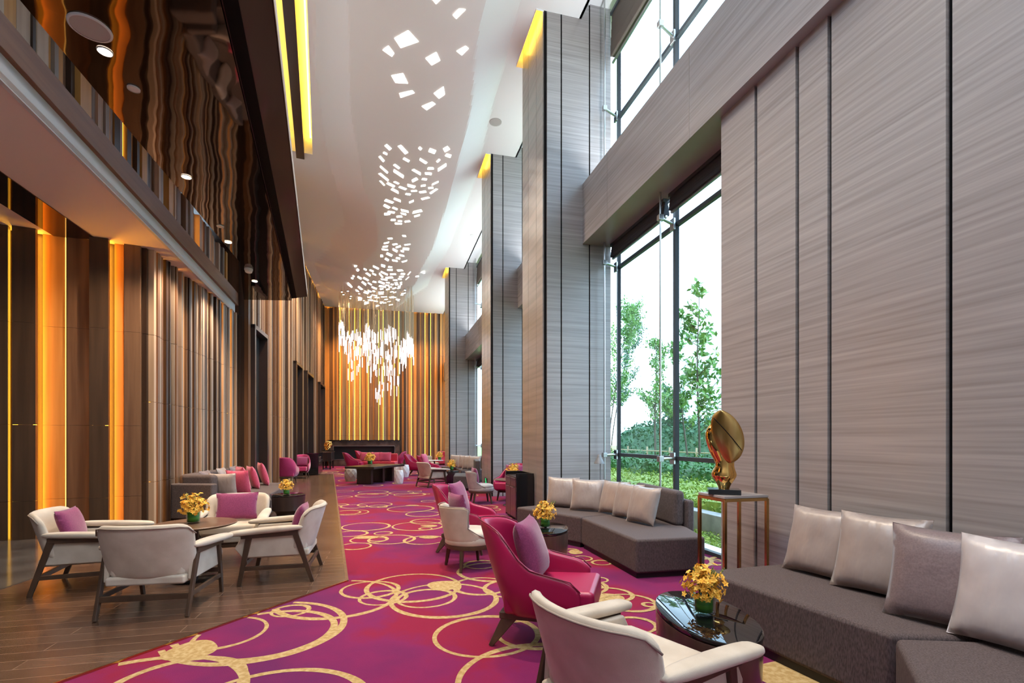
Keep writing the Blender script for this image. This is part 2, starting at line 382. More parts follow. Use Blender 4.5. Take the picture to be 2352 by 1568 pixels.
w_,l_=slats(pL2a,pL2b,0,ZC+.32,.06,.15,(3,4,5,4,1),3,led_p=.03,led_s=((D2(716)-DL2)*Ld,(D2(740)-DL2)*Ld-.05,(D2(598)-DL2)*Ld),gaps=gaps,joints=(2.1,3.1,4.6,6.4))
wl=struct(w_.build('wall_left')); l_.build('light_strip',wl)
# dark doorways in the left wall
dirL=V(RS,1,0).normalized(); nL=V(dirL.y,-dirL.x,0); angL=math.atan2(dirL.y,dirL.x)
for i,(g0,g1,gz) in enumerate(gaps):
    c=V(*pL2a,0)+dirL*((g0+g1)/2); w=g1-g0
    m=MB(); m.box(c+nL*.0+V(0,0,gz/2),(w-.02,.03,gz),M['plinth'],rz=angL)
    o=struct(m.build('door_%d'%(i+1)))
    m=MB()
    for k in (-1,1): m.box(c+dirL*(k*(w/2-.05))+nL*.10+V(0,0,gz/2),(.1,.24,gz),M['fascia'],rz=angL)
    m.box(c+nL*.10+V(0,0,gz-.05),(w,.24,.1),M['fascia'],rz=angL)
    m.build('door_frame',o)
    m=MB(); m.box(c-dirL*.18+nL*.035+V(0,0,1.05),(.03,.05,.5),M['steel'],rz=angL); m.build('door_handle',o)
# end cheek of that wall, facing the lounge
b=MB(); b.beam(V(*pL2a,ZC/2)+V(-.9,0.06,0),V(*pL2a,ZC/2)+V(.1,.06,0),.12,ZC,M['wood_mid'],up=(0,0,1)); struct(b.build('trim_2'))
# far wall
sF=(-TY*pL2b[0]+TX*DF); tA=TX*pL2b[0]+TY*DF
def far_s(px):
    k=(px-CX)/F
    return (k*TX*sF+TY*sF)/(TX-k*TY)-tA
pFa=st(sF,tA); pFb=st(sF,3.95)
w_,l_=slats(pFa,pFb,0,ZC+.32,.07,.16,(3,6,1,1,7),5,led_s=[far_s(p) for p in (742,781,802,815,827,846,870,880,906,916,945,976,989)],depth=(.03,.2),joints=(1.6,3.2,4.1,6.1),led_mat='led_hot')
wf=struct(w_.build('wall_far')); l_.build('light_strip',wf)

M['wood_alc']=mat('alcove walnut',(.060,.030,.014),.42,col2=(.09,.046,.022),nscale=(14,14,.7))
M['led_alc']=emis('hidden amber led',(1,.42,.03),34); M['led_dim']=emis('dim amber led',(1,.55,.12),2.5)
# left alcove: facing wall of wide panels, then narrow boards running back
zS=4.38
pA=(-5.72,7.62); dA=V(-1.48,-.69,0).normalized()
def xl(px):                       # along the facing wall, from its right end
    k=(px-CX)/F
    return (pA[0]-k*pA[1])/(k*dA.y-dA.x)
b=MB(); lb=MB()
p0=V(*pA,0); angA=math.atan2(dA.y,dA.x); nA=V(-dA.y,dA.x,0)
if nA.y>0: nA=-nA
for a_,c_,m,dp in ((-90,-20,'wood_mid',.04),(-20,35,'wood_alc',.20),(44,98,'wood_alc',.22),(100,151,'wood_honeyglow',.03),(157,215,'wood_mid',.06),(216,260,'wood_alc',.22),(264,286,'wood_honeyglow',.03),(288,326,'wood_mid',.08)):
    s0,s1=xl(a_),xl(c_); c=p0+dA*((s0+s1)/2)
    for za,zb_ in ((0,.55),(.553,1.62),(1.623,3.05),(3.053,zS)):
        d0=dp-.07 if dp>.15 else 0
        b.box(c+nA*((dp+d0)/2)+V(0,0,(za+zb_)/2),(abs(s0-s1)-.006,dp-d0,zb_-za),M[m],rz=angA)
s0,s1=xl(-90),0; b.box(p0+dA*((s0+s1)/2)-nA*.08+V(0,0,zS/2),(abs(s0-s1),.14,zS),M['wood_dark'],rz=angA)
for px in (40,):
    lb.box(p0+dA*xl(px)+nA*.06+V(0,0,zS/2),(.05,.02,zS-.03),M['led_hot'],rz=angA)
for px in (86,249):
    lb.box(p0+dA*xl(px)+nA*.075+V(0,0,zS/2),(.03,.03,zS-.03),M['led_alc'],rz=angA)
for px,w in ((154,.006),(215.5,.005)):
    lb.box(p0+dA*xl(px)+nA*.05+V(0,0,zS/2),(w,.02,zS-.03),M['led_dim'],rz=angA)
wa=struct(b.build('wall_alcove')); lb.build('light_strip',wa)
pB=(-6.62,11.72)
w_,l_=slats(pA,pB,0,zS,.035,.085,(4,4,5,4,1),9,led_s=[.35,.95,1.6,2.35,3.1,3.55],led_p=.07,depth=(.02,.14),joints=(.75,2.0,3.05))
wb_=struct(w_.build('wall_side')); l_.build('light_strip',wb_)
b=MB(); b.box((-8.9,4.6,3.0),(.2,14.2,6.2),M['wood_dark']); struct(b.build('wall_end'))
b=MB(); b.prism([(-8.9,-2.4),(-1.0,-2.4),(-6.2,12.2),(-8.9,12.2)],6.1,6.2,M['wood_dark']); struct(b.build('ceiling_void'))
b=MB(); b.prism([(-9,-2.4),(4.7,-2.4),(4.7,-2.2),(-9,-2.2)],-.1,ZC+.7,M['marble']); struct(b.build('wall_near'))

M['wood_fascia']=mat('reddish walnut fascia',(.17,.072,.036),.5,col2=(.22,.10,.052),nscale=(.8,.8,14))
# bulkhead: blush soffit, pale edge strip, timber fascia and slatted screen
q0=V(-3.57,2.0,0); q1=V(-6.53,11.6,0); qd=(q1-q0).normalized(); qn=V(qd.y,-qd.x,0); qN=q0-qd*2.5
b=MB(); b.prism([(qN.x,qN.y),(q1.x,q1.y),(-6.9,11.75),(-6.4,7.3),(-9.5,5.9),(-9.5,qN.y)],zS,zS+.06,M['soffit'])
struct(b.build('ceiling_soffit'))
b=MB(); b.beam(qN+V(0,0,zS+.1)-qn*.02,q1+V(0,0,zS+.1)-qn*.02,.04,.22,M['soffit_edge'])
tr=struct(b.build('trim_3'))
b=MB(); b.beam(qN+V(0,0,zS+.355)-qn*.0,q1+qd*.1+V(0,0,zS+.355),.10,.29,M['wood_fascia']); struct(b.build('trim_4',bevel=.006))
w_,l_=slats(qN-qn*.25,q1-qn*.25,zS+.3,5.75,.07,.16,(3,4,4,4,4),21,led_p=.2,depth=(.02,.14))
ws=struct(w_.build('wall_screen')); l_.build('light_strip',ws)
# bronze mirror strip let into the soffit near the facing wall
def P(px,py,z): v=at(px,py,z); return (v.x,v.y)
b=MB(); b.prism([P(-60,352,zS-.012),P(222,550,zS-.012),P(128,545,zS-.012),P(-60,430,zS-.012)],zS-.012,zS-.002,M['mirror_dark2']); struct(b.build('trim_5'))

# suspended mirrored canopy
zM=4.66
can=[P(505,0,zM)]
cA=at(505,0,zM); cB=at(670,690,zM); dC=(cB-cA).normalized(); cN=cA-dC*2.2
can=[(cN.x,cN.y),(cB.x,cB.y),P(560,688,zM),P(551,602,zM),P(127,97,zM),(-3.1,1.5)]
b=MB(); b.prism(can,zM,zM+.14,M['mirror_dark']); struct(b.build('ceiling_mirror'))
gA=at(627,0,zM+.06); gB=at(705.5,681,zM+.06); gN=gA-(gB-gA).normalized()*2.2
b=MB(); b.prism([(cN.x-.06,cN.y),(gN.x,gN.y),(gB.x,gB.y),(cB.x-.06,cB.y+.05)],zM+.06,zM+.2,M['fascia'])
for k in range(5):
    f=.05+.06*k; a_=cN.lerp(gN,f); c_=V(cB.x,cB.y,0).lerp(gB,f); a_.z=c_.z=zM+.055
    b.beam(a_,c_,.022,.014,M['joint'])
b.beam(gN+V(0,0,.07),gB+V(0,0,.07),.012,.14,M['steel'])
struct(b.build('trim_6'))

# ------------------------------------------------------------------ main ceiling with its sunken river and light slot
slA=at(705,0,ZC); slB=at(718,355,ZC); slD=(slB-slA).normalized()
curves=[[(722,0),(728,200),(750,350),(785,480),(790,515),(760,560),(725,620),(742,660),(860,697)],
        [(800,0),(806,220),(834,390),(866,490),(868,535),(834,590),(812,630),(830,662),(884,697)],
        [(1105,0),(1075,250),(1030,430),(1000,530),(960,620),(930,670),(905,700)],
        [(1200,0),(1150,190),(1085,440),(1040,555),(985,655),(940,692),(915,701)]]
CW=[]
for c in curves:
    L_=[]
    for px,py in c:
        p=at(px,py,ZC-.1); L_.append((-TY*p.x+TX*p.y,TX*p.x+TY*p.y))
    CW.append(L_)
def ct(i,s):
    L_=CW[i]
    if s<=L_[0][0]: return L_[0][1]+(0)
    for (a_,ta),(c_,tc) in zip(L_,L_[1:]):
        if s<=c_:
            f=(s-a_)/(c_-a_); f=f*f*(3-2*f); return ta+(tc-ta)*f
    return L_[-1][1]
DROP=.42
def ss(x): x=max(0,min(1,x)); return x*x*(3-2*x)
def cz(s,t):
    if s>CW[0][-1][0]: return ZC
    a_,b_,c_,d_=[ct(i,s) for i in range(4)]
    return ZC-DROP*max(0,min(1,(t-a_)/max(.12,b_-a_),(d_-t)/max(.12,d_-c_)))
sEnd=-TY*slB.x+TX*slB.y; tR=3.19; tC=2.40
cols=[(7.72,9.0),(11.92,13.08),(20.25,21.6)]
rows=sorted(set([1.0+i*.3 for i in range(90)]+[sEnd,sEnd+.001]+[v for c in cols for v in c]+[sF-.13]))
rows=[r for r in rows if r<=sF-.12]
b=MB()
def tl(s):
    if s>sEnd: return -3.27+.13
    # slot edge line
    u=(s-(-TY*slA.x+TX*slA.y))/(-TY*slD.x+TX*slD.y); p=slA+slD*u; return TX*p.x+TY*p.y
N=110
prev=None
for s in rows:
    a_=tl(s); ts=[a_+(tC-a_)*j/N for j in range(N+1)]+[2.53,tR]
    row=[st(s,t,cz(s,t)) for t in ts]
    if prev and s-prev[0]>.002:
        inc=any(c0-.001<=prev[0] and s<=c1+.001 for c0,c1 in cols)
        n=len(ts); vs=prev[1]+row
        fs=[(j,j+1,n+j+1,n+j) for j in range(n-1) if not (inc and j>=N)]
        b.add(vs,fs,M['ceil'])
    prev=(s,row)
# raised strip beside the windows and the outer roof
b.prism([tuple(st(1,tR)[:2]),tuple(st(1,4.2)[:2]),tuple(st(sF,4.2)[:2]),tuple(st(sF,tR)[:2])],ZC+.28,ZC+.34,M['ceil'])
b.prism([tuple(st(1,tR)[:2]),tuple(st(1,tR-.04)[:2]),tuple(st(sF,tR-.04)[:2]),tuple(st(sF,tR)[:2])],ZC+.0,ZC+.3,M['ceil'])
ceil=struct(fixn(b.build('ceiling',smooth=False)))
auto(ceil,13)
# light coves round the columns
for i,(c0,c1) in enumerate(cols):
    m=MB(); z0,z1=ZC-.02,ZC+.34
    for s in (c0,c1): m.add([st(s,tC,z0),st(s,2.53,z0),st(s,2.53,z1),st(s,tC,z1)],[(0,1,2,3)],M['ceil'])
    m.add([st(c0,tC,z0),st(c1,tC,z0),st(c1,tC,z1),st(c0,tC,z1)],[(0,1,2,3)],M['ceil'])
    m.add([st(c0,tC,z1),st(c1,tC,z1),st(c1,2.53,z1),st(c0,2.53,z1)],[(0,1,2,3)],M['ceil'])
    o=struct(m.build('ceiling_cove_%d'%(i+1)))
    m=MB(); ctr=st((c0+c1)/2,tC+.03,ZC+.25); m.box(ctr,(.03,c1-c0-.06,.03),M['cove'],rz=math.atan(-RS)*1.0)
    m.build('light_strip',o)
# long slot with hanging blade
slN=slA-slD*4.0; off=V(-slD.y,slD.x,0)
if off.x>0: off=-off
W_=.72
m=MB()
def wallq(a_,c_,z0,z1,mm): m.add([V(a_.x,a_.y,z0),V(c_.x,c_.y,z0),V(c_.x,c_.y,z1),V(a_.x,a_.y,z1)],[(0,1,2,3)],mm)
wallq(slN,slB,ZC,ZC+.5,M['ceil']); wallq(slN+off*W_,slB+off*W_,ZC-3.6,ZC+.5,M['ceil']); wallq(slB,slB+off*W_,ZC,ZC+.5,M['ceil'])
m.add([slN+V(0,0,.5),slB+V(0,0,.5),slB+off*W_+V(0,0,.5),slN+off*W_+V(0,0,.5)],[(0,1,2,3)],M['ceil'])
# ceiling left of the slot
m.add([slB+off*W_,slB+off*3,slN+off*6,slN+off*W_],[(0,1,2,3)],M['ceil'])
tmp=slB+off*.0
m.add([slB+off*.0+slD*.0,st(sEnd,-3.27,ZC),slB+off*W_],[(0,1,2)],M['ceil'])
o=struct(m.build('ceiling_slot'))
m=MB(); m.beam(slN+off*(W_-.03)+V(0,0,.3),slB+off*(W_-.03)+V(0,0,.3),.03,.04,M['cove']); m.beam(slN+off*.05+V(0,0,.42),slB+off*.05+V(0,0,.42),.03,.03,M['cove']); m.build('light_strip',o)
h0=at(662,0,ZC-.06); h1=at(690,365,ZC-.06); hN=h0-(h1-h0).normalized()*3
m=MB(); m.beam(hN+V(0,0,.2),h1+V(0,0,.2),.19,.4,M['fascia']); struct(m.build('trim_7',bevel=.008))
# cove strips above far and left walls
m=MB(); a_=st(sF-.26,-3.1,ZC+.16); c_=st(sF-.26,2.5,ZC+.16); m.beam(a_,c_,.03,.03,M['cove'])
a_=st(sEnd+.3,-3.02,ZC+.16); c_=st(sF-.3,-3.02,ZC+.16); m.beam(a_,c_,.03,.03,M['cove'])
o=struct(m.build('trim_8'))
m=MB(); m.prism([tuple(st(sEnd,-3.6)[:2]),tuple(st(sF+.2,-3.6)[:2]),tuple(st(sF+.2,3.9)[:2]),tuple(st(sEnd,3.9)[:2])],ZC+.5,ZC+.6,M['ceil']); struct(m.build('ceiling_roof'))

# ------------------------------------------------------------------ stone columns, beams, right wall
def col(i,c0,c1,t0=2.53,t1=3.73):
    m=MB(); J=M['joint']; st_=M['marble']; z1=ZC+.36
    m.prism([tuple(st(c0+.02,t0+.02)[:2]),tuple(st(c0+.02,t1)[:2]),tuple(st(c1,t1)[:2]),tuple(st(c1,t0+.02)[:2])],0,z1,J)
    # facing panels on the near face, split by black reveals
    w=t1-t0
    for a_,c_ in ((.045,.245),(.265,.665),(.685,1.0)):
        m.prism([tuple(st(c0,t0+w*a_)[:2]),tuple(st(c0,t0+w*c_)[:2]),tuple(st(c0+.02,t0+w*c_)[:2]),tuple(st(c0+.02,t0+w*a_)[:2])],0,z1,st_)
    d=c1-c0
    for a_,c_ in ((.045,.32),(.33,.70),(.71,1.0)):
        m.prism([tuple(st(c0+d*a_,t0)[:2]),tuple(st(c0+d*c_,t0)[:2]),tuple(st(c0+d*c_,t0+.02)[:2]),tuple(st(c0+d*a_,t0+.02)[:2])],0,z1,M['marble_side'] )
    m.prism([tuple(st(c1,t0)[:2]),tuple(st(c1,t1)[:2]),tuple(st(c1+.02,t1)[:2]),tuple(st(c1+.02,t0)[:2])],0,z1,st_)
    o=m.build('column'); struct(o); return o
M['marble_side']=mat('polished grey stone', (.36,.32,.295), .22, col2=(.28,.25,.235), nscale=(.5,.5,14), ndet=6, ramp=(.32,.72), spec=.5)
for i,(c0,c1) in enumerate(cols): col(i,c0,c1)
tB=3.216; zB0,zB1=4.70,5.71; tG=3.9; tW=3.32; sW=4.31
for i,(a_,c_) in enumerate(((-1.5,7.72),(9.02,11.92),(13.1,20.25),(21.62,sF))):
    m=MB(); m.prism([tuple(st(a_,tB)[:2]),tuple(st(c_,tB)[:2]),tuple(st(c_,tG-.12)[:2]),tuple(st(a_,tG-.12)[:2])],zB0,zB1,M['marble'])
    for k in range(int((c_-a_)/2.05)):
        s=c_-.95-k*2.05
        if s>a_+.2: m.prism([tuple(st(s,tB-.002)[:2]),tuple(st(s+.012,tB-.002)[:2]),tuple(st(s+.012,tB+.01)[:2]),tuple(st(s,tB+.01)[:2])],zB0,zB1,M['marble_side'])
    struct(m.build('beam'))
# right wall: stone panels with black joints
m=MB()
js=[t_px(px,tW) for px in (1736,1831,1905,2180)]
edges=[sW]+js+[-1.5]
m.prism([tuple(st(sW-.01,tW+.03)[:2]),tuple(st(-1.5,tW+.03)[:2]),tuple(st(-1.5,tG+.15)[:2]),tuple(st(sW-.01,tG+.15)[:2])],0,zB0,M['joint'])
for k in range(len(edges)-1):
    a_=edges[k]-(0 if k==0 else .018); c_=edges[k+1]+.018
    m.prism([tuple(st(a_,tW)[:2]),tuple(st(c_,tW)[:2]),tuple(st(c_,tW+.03)[:2]),tuple(st(a_,tW+.03)[:2])],0,zB0,M['marble'])
m.prism([tuple(st(sW,tW)[:2]),tuple(st(sW,tG+.15)[:2]),tuple(st(sW+.02,tG+.15)[:2]),tuple(st(sW+.02,tW)[:2])],0,zB0,M['marble'])
struct(m.build('wall_right'))

# ------------------------------------------------------------------ windows: panes, mullions, rods and clamps
angR=math.atan2(TX,-TY)
def window(n,s0,s1,z0,z1,ms,zs,rods=True):
    root=None
    m=MB(); g=MB()
    g.prism([tuple(st(s0,tG)[:2]),tuple(st(s1,tG)[:2]),tuple(st(s1,tG+.014)[:2]),tuple(st(s0,tG+.014)[:2])],z0+.03,z1,M['glass'])
    for s in ms: m.beam(st(s,tG-.02,z0),st(s,tG-.02,z1),.055,.09,M['mullion'])
    for z in zs: m.beam(st(s0,tG-.02,z),st(s1,tG-.02,z),.055,.055,M['mullion'])
    m.beam(st(s0,tG-.02,z0+.02),st(s1,tG-.02,z0+.02),.07,.05,M['mullion'])
    o=struct(m.build('window_%d'%n))
    g.build('window_glass',o)
    if rods:
        for s in ms:
            r=MB(); r.tube([st(s-.16,tG-.36,z0),st(s-.16,tG-.36,z1)],.014,M['steel']); r.build('tension_rod',o)
            for z in zs:
                c=MB(); c.tube([st(s-.16,tG-.36,z),st(s-.02,tG-.08,z)],.022,M['steel']); c.box(st(s-.16,tG-.36,z),(.07,.07,.075),M['steel'],rz=angR); c.box(st(s-.01,tG-.08,z),(.10,.03,.16),M['steel'],rz=angR)
                c.build('clamp',o,bevel=.006)
    return o
zs=(1.155,4.36); zu=(6.93,)
window(1,sW,7.75,0,zB0,(6.0,7.72),zs)
window(2,-1.5,7.75,zB1,ZC+.3,(2.6,4.3,6.0,7.72),zu)
window(3,9.0,11.95,0,zB0,(10.4,),zs); window(4,9.0,11.95,zB1,ZC+.3,(10.4,),zu)
window(5,13.1,20.3,0,zB0,(14.8,16.5,18.2,19.9),zs); window(6,13.1,20.3,zB1,ZC+.3,(14.8,16.5,18.2,19.9),zu)
window(7,21.6,sF,0,zB0,(23.5,25.2),zs); window(8,21.6,sF,zB1,ZC+.3,(23.5,25.2),zu)
m=MB(); m.prism([tuple(st(sW,tG-.05)[:2]),tuple(st(sF,tG-.05)[:2]),tuple(st(sF,tG+.22)[:2]),tuple(st(sW,tG+.22)[:2])],-.1,.035,M['sill']); struct(m.build('trim_9'))
# bunched roman blinds
def blind(s0,s1,z0,z1,mm,label):
    r=thing('roman_blind',label,'blind',st((s0+s1)/2,tG-.18,z1))
    n=5; h=(z1-z0)/n
    m=MB()
    for k in range(n):
        zt=z1-h*k*.8; dp=.05+.012*k
        m.box(V(0,0,zt-z1-h*.6)+V(0,0,0),(abs(s1-s0),dp,h*1.1),M[mm],rz=angR)
    m.build('fabric_folds',r,bevel=.012)
    m=MB(); m.box(V(0,0,z0-z1+.02),(abs(s1-s0),.03,.03),M['steel'],rz=angR); m.build('bottom_bar',r)
    m=MB(); m.box(V(0,0,-.02),(abs(s1-s0),.10,.05),M['mullion'],rz=angR); m.build('head_rail',r)
blind(sW,5.86,4.44,4.70,'blind','charcoal roman blind bunched under the stone beam beside the panelled wall')
blind(5.98,7.62,4.44,4.70,'blind','charcoal roman blind bunched under the stone beam beside the tall column')
blind(6.0,7.62,7.75,8.6,'blindbrown','taupe roman blind part lowered in the upper window at the ceiling')
blind(18.3,20.2,7.75,8.6,'blindbrown','small taupe blind in the far upper window beside the farthest column')
blind(18.3,20.2,4.35,4.70,'blind','small dark blind below the far beam beside the farthest column')
# ------------------------------------------------------------------ furniture makers (local +Y is the way a seat faces)
def shell(P_out, P_in, m, name, parent, sub=1):
    """closed padded sheet from an outer and an inner grid of points"""
    r=len(P_out); c=len(P_out[0]); b=MB(); b.mi(m)
    vs=[p for row in P_out for p in row]+[p for row in P_in for p in row]; o=r*c
    fs=[(i*c+j,i*c+j+1,(i+1)*c+j+1,(i+1)*c+j) for i in range(r-1) for j in range(c-1)]
    fs+=[(o+i*c+j,o+(i+1)*c+j,o+(i+1)*c+j+1,o+i*c+j+1) for i in range(r-1) for j in range(c-1)]
    for j in range(c-1):
        fs.append((j,o+j,o+j+1,j+1)); k=(r-1)*c; fs.append((k+j,k+j+1,o+k+j+1,o+k+j))
    for i in range(r-1):
        fs.append((i*c,(i+1)*c,o+(i+1)*c,o+i*c)); fs.append((i*c+c-1,o+i*c+c-1,o+(i+1)*c+c-1,(i+1)*c+c-1))
    b.add(vs,fs,m); ob=b.build(name,parent,sub=sub); fixn(ob); return ob
def rbox(name, parent, c, d, m, bevel=.03, T=None, seg=3, taper=1):
    b=MB(); b.box(c,d,m,T,taper=taper); return b.build(name,parent,bevel=bevel,seg=seg)
def pad(name,parent,pts,w,h,m,n=10,flat=.0):
    """long soft pad swept along pts with a rounded section; w,h lists"""
    b=MB(); rows=[]
    k=len(pts); side=V(1,0,0)
    for i,p in enumerate(pts):
        p=Vector(p); e=1 if 0<i<k-1 else .55
        row=[]
        for j in range(n):
            a=2*PI*j/n; ca,sa=math.cos(a),math.sin(a)
            x=math.copysign(abs(ca)**.6,ca)*w[i]/2*e; z=math.copysign(abs(sa)**.6,sa)*h[i]/2*e
            row.append(p+V(x,0,z))
        rows.append(row)
    b.grid(rows,m,closed=True); b.f.append(list(range(n))[::-1]); b.m.append(b.mi(m)); b.f.append(list(range((k-1)*n,k*n))); b.m.append(b.mi(m))
    o=b.build(name,parent,sub=1); return fixn(o)

def make_lounge(label, fab='beige', loc=(0,0,0), rz=0, group='upholstered armchairs on slanted timber frames'):
    t=thing('lounge_chair',label,'armchair',loc,rz,group); fm=M[fab]
    # wrapped backrest
    Po=[];Pi=[]
    for i in range(7):
        v=i/6; ro=[];ri=[]
        for j in range(13):
            u=-1+2*j/12; a=abs(u)
            zt=.745-.075*max(0,(a-.72)/.28)**2; zb=.285+.05*max(0,(a-.7)/.3)**2
            z=zb+(zt-zb)*v; lean=-.13*(z-.3)/.45
            x=.345*math.sin(u*1.25)/math.sin(1.25)*(1.0+.04*v); y=-.30+.17*(1-math.cos(u*1.25))/(1-math.cos(1.25))*.85
            nx,ny=-math.sin(u*.9),1.0; l=math.hypot(nx,ny)
            th=.075*(1-.25*v)
            ro.append(V(x,y+lean,z)); ri.append(V(x+nx/l*th,y+ny/l*th+lean,z))
        Po.append(ro);Pi.append(ri)
    shell(Po,Pi,fm,'backrest',t)
    pp=[V(q.x*.998,q.y-.001,q.z) for q in [Po[-2][j].lerp(Po[-1][j],.62) for j in range(13)]]
    b=MB(); b.tube(pp,.0055,M['beige_pipe'],n=6); b.build('piping',t,smooth=True)
    rbox('seat_cushion',t,(0,.045,.375),(.55,.58,.13),fm,.045,T=Matrix.Rotation(.06,4,'X'))
    rbox('seat_base',t,(0,.0,.285),(.57,.58,.07),fm,.02)
    for s in (-1,1):
        b=MB()
        prof=[(-.24,.27),(.30,.265),(.37,.36),(.30,.485),(-.22,.50)]
        x0,x1=s*.285,s*.325
        vs=[(x0,y,z) for y,z in prof]+[(x1,y,z) for y,z in prof]
        fs=[tuple(range(5)),tuple(range(5,10))[::-1]]+[(i,(i+1)%5,5+(i+1)%5,5+i) for i in range(5)]
        b.add(vs,fs,fm); o=b.build('side_panel',t,bevel=.012); fixn(o)
        pad('armrest',t,[(s*.335,-.25,.545),(s*.34,-.15,.545),(s*.345,.1,.53),(s*.355,.32,.515),(s*.36,.40,.508),(s*.362,.425,.506)],[.09,.10,.11,.12,.105,.06],[.06,.062,.062,.058,.05,.03],fm)
        xl_=s*.335
        b=MB(); b.beam((xl_,-.20,.495),(xl_,.31,.475),.03,.045,M['wood_leg']); b.build('arm_rail',t,bevel=.004)
        b=MB(); b.beam((xl_,.235,.49),(s*.325,.33,0),.026,.055,M['wood_leg'],up=(0,1,0),w2=.026,h2=.036); b.build('leg',t,bevel=.004)
        b=MB(); b.beam((xl_,-.17,.50),(s*.325,-.33,0),.026,.055,M['wood_leg'],up=(0,1,0),w2=.026,h2=.036); b.build('leg',t,bevel=.004)
        b=MB(); b.beam((s*.327,-.275,.165),(s*.327,.29,.165),.022,.038,M['wood_leg']); b.build('stretcher',t,bevel=.003)
    b=MB(); b.beam((-.327,-.285,.155),(.327,-.285,.155),.022,.045,M['wood_leg']); b.build('stretcher',t,bevel=.003)
    b=MB(); b.beam((-.327,.27,.22),(.327,.27,.22),.022,.04,M['wood_leg']); b.build('stretcher',t,bevel=.003)
    return t

def make_wing(label, fab='leather', loc=(0,0,0), rz=0, group='raspberry leather wing chairs', cat='armchair', name='wing_chair'):
    t=thing(name,label,cat,loc,rz,group); fm=M[fab]
    # path in plan from left arm front round the back to right arm front
    Po=[];Pi=[]; NJ=25; NI=8
    def plan(u):             # u -1..1
        a=abs(u); s=1 if u>=0 else -1
        if a>.45:
            f=(a-.45)/.55; return V(s*(.325+.01*f),-.14+.44*f,0),V(-s,0,0)
        f=a/.45; th=f*PI/2
        return V(s*.325*math.sin(th),-.14-.19*math.cos(th),0),V(-s*math.sin(th),math.cos(th),0)
    def topz(a):
        if a<.25: return .84-.02*(a/.25)**2
        if a<.62:
            f=(a-.25)/.37; return .82-.27*(f*f*(3-2*f))
        if a<.93: return .55-.05*(a-.62)/.31
        return .50-.06*((a-.93)/.07)**2
    for i in range(NI):
        v=i/(NI-1); ro=[];ri=[]
        for j in range(NJ):
            u=-1+2*j/(NJ-1); a=abs(u); p,nrm=plan(u); zt=topz(a); zb=.215
            z=zb+(zt-zb)*v
            k=.80+.20*min(1,v*2.2)**.7                   # tucks in towards the bottom
            q=V(p.x*k,(p.y+.02)*k-.02,z); back=max(0,1-a/.55)
            q.y-= .17*max(0,(z-.36)/.48)*back
            q.x*=1-.22*max(0,(z-.55)/.30)*(1 if a<.5 else 0)
            th=.062-.018*v
            ro.append(q); ri.append(q+nrm*th)
        Po.append(ro);Pi.append(ri)
    shell(Po,Pi,fm,'shell',t)
    b=MB(); b.tube([p+V(0,0,.0)+(Pi[-1][j]-p)*.1 for j,p in enumerate(Po[-1])],.0045,M['leather_seam'] if fab=='leather' else fm,n=5); b.build('seam',t,smooth=True)
    rbox('seat_cushion',t,(0,.09,.325),(.53,.62,.17),fm,.035,T=Matrix.Rotation(.05,4,'X'))
    rbox('seat_base',t,(0,-.02,.215),(.46,.50,.05),M['wood_leg'],.01)
    for s in (-1,1):
        b=MB(); b.beam((s*.20,-.17,.25),(s*.23,-.33,0),.045,.11,M['wood_leg'],up=(0,1,0),w2=.026,h2=.03); b.build('leg',t,bevel=.006)
        b=MB(); b.beam((s*.22,.20,.25),(s*.24,.26,0),.04,.06,M['wood_leg'],up=(0,1,0),w2=.024,h2=.026); b.build('leg',t,bevel=.006)
    return t
M['leather_seam']=mat('dark raspberry stitching',(.16,.004,.03),.5)

def make_slipper(label, fab='cream', loc=(0,0,0), rz=0, group='cream slipper chairs with round seats'):
    t=thing('slipper_chair',label,'chair',loc,rz,group); fm=M[fab]; R=.275
    Po=[];Pi=[]
    for i in range(8):
        v=i/7; z=.30+.40*v; amax=1.75 if v<.15 else (1.75-.62*min(1,(v-.15)/.25) if v<.4 else 1.13+.12*(v-.4)/.6)
        ro=[];ri=[]
        for j in range(15):
            a=-amax+2*amax*j/14; zz=z-(.03*max(0,(abs(a)/amax-.85)/.15)**2 if v>.9 else 0)
            r=R*(1.0+.10*v); ro.append(V(r*math.sin(a),-r*math.cos(a)-.05*v,zz)); r2=r-.055+.01*v
            ri.append(V(r2*math.sin(a),-r2*math.cos(a)-.05*v,zz))
        Po.append(ro);Pi.append(ri)
    shell(Po,Pi,fm,'backrest',t)
    b=MB(); edge=[row[0] for row in Po[1:]]+Po[-1][1:-1]+[row[-1] for row in Po[::-1][:-1]]
    b.tube(edge,.006,M['beige_pipe'],n=5); b.build('piping',t,smooth=True)
    b=MB(); b.lathe([(R-.01,.275),(R,.285),(R,.355),(R-.006,.36),(R,.366),(R-.01,.405),(R-.05,.425),(.1,.43),(.01,.43)],fm,n=40); b.build('seat',t,smooth=True)
    b=MB(); b.lathe([(R-.03,.235),(R-.004,.235),(R-.0,.245),(R-.0,.278),(R-.03,.278)],M['wood_leg'],n=40); auto(b.build('seat_ring',t))
    for k in range(4):
        a=PI/4+k*PI/2; c,s_=math.cos(a),math.sin(a)
        b=MB(); b.beam((c*(R-.035),s_*(R-.035),.245),(c*(R+.01),s_*(R+.01),0),.05,.045,M['wood_leg'],up=(-s_,c,0),w2=.028,h2=.026); b.build('leg',t,bevel=.006)
    return t

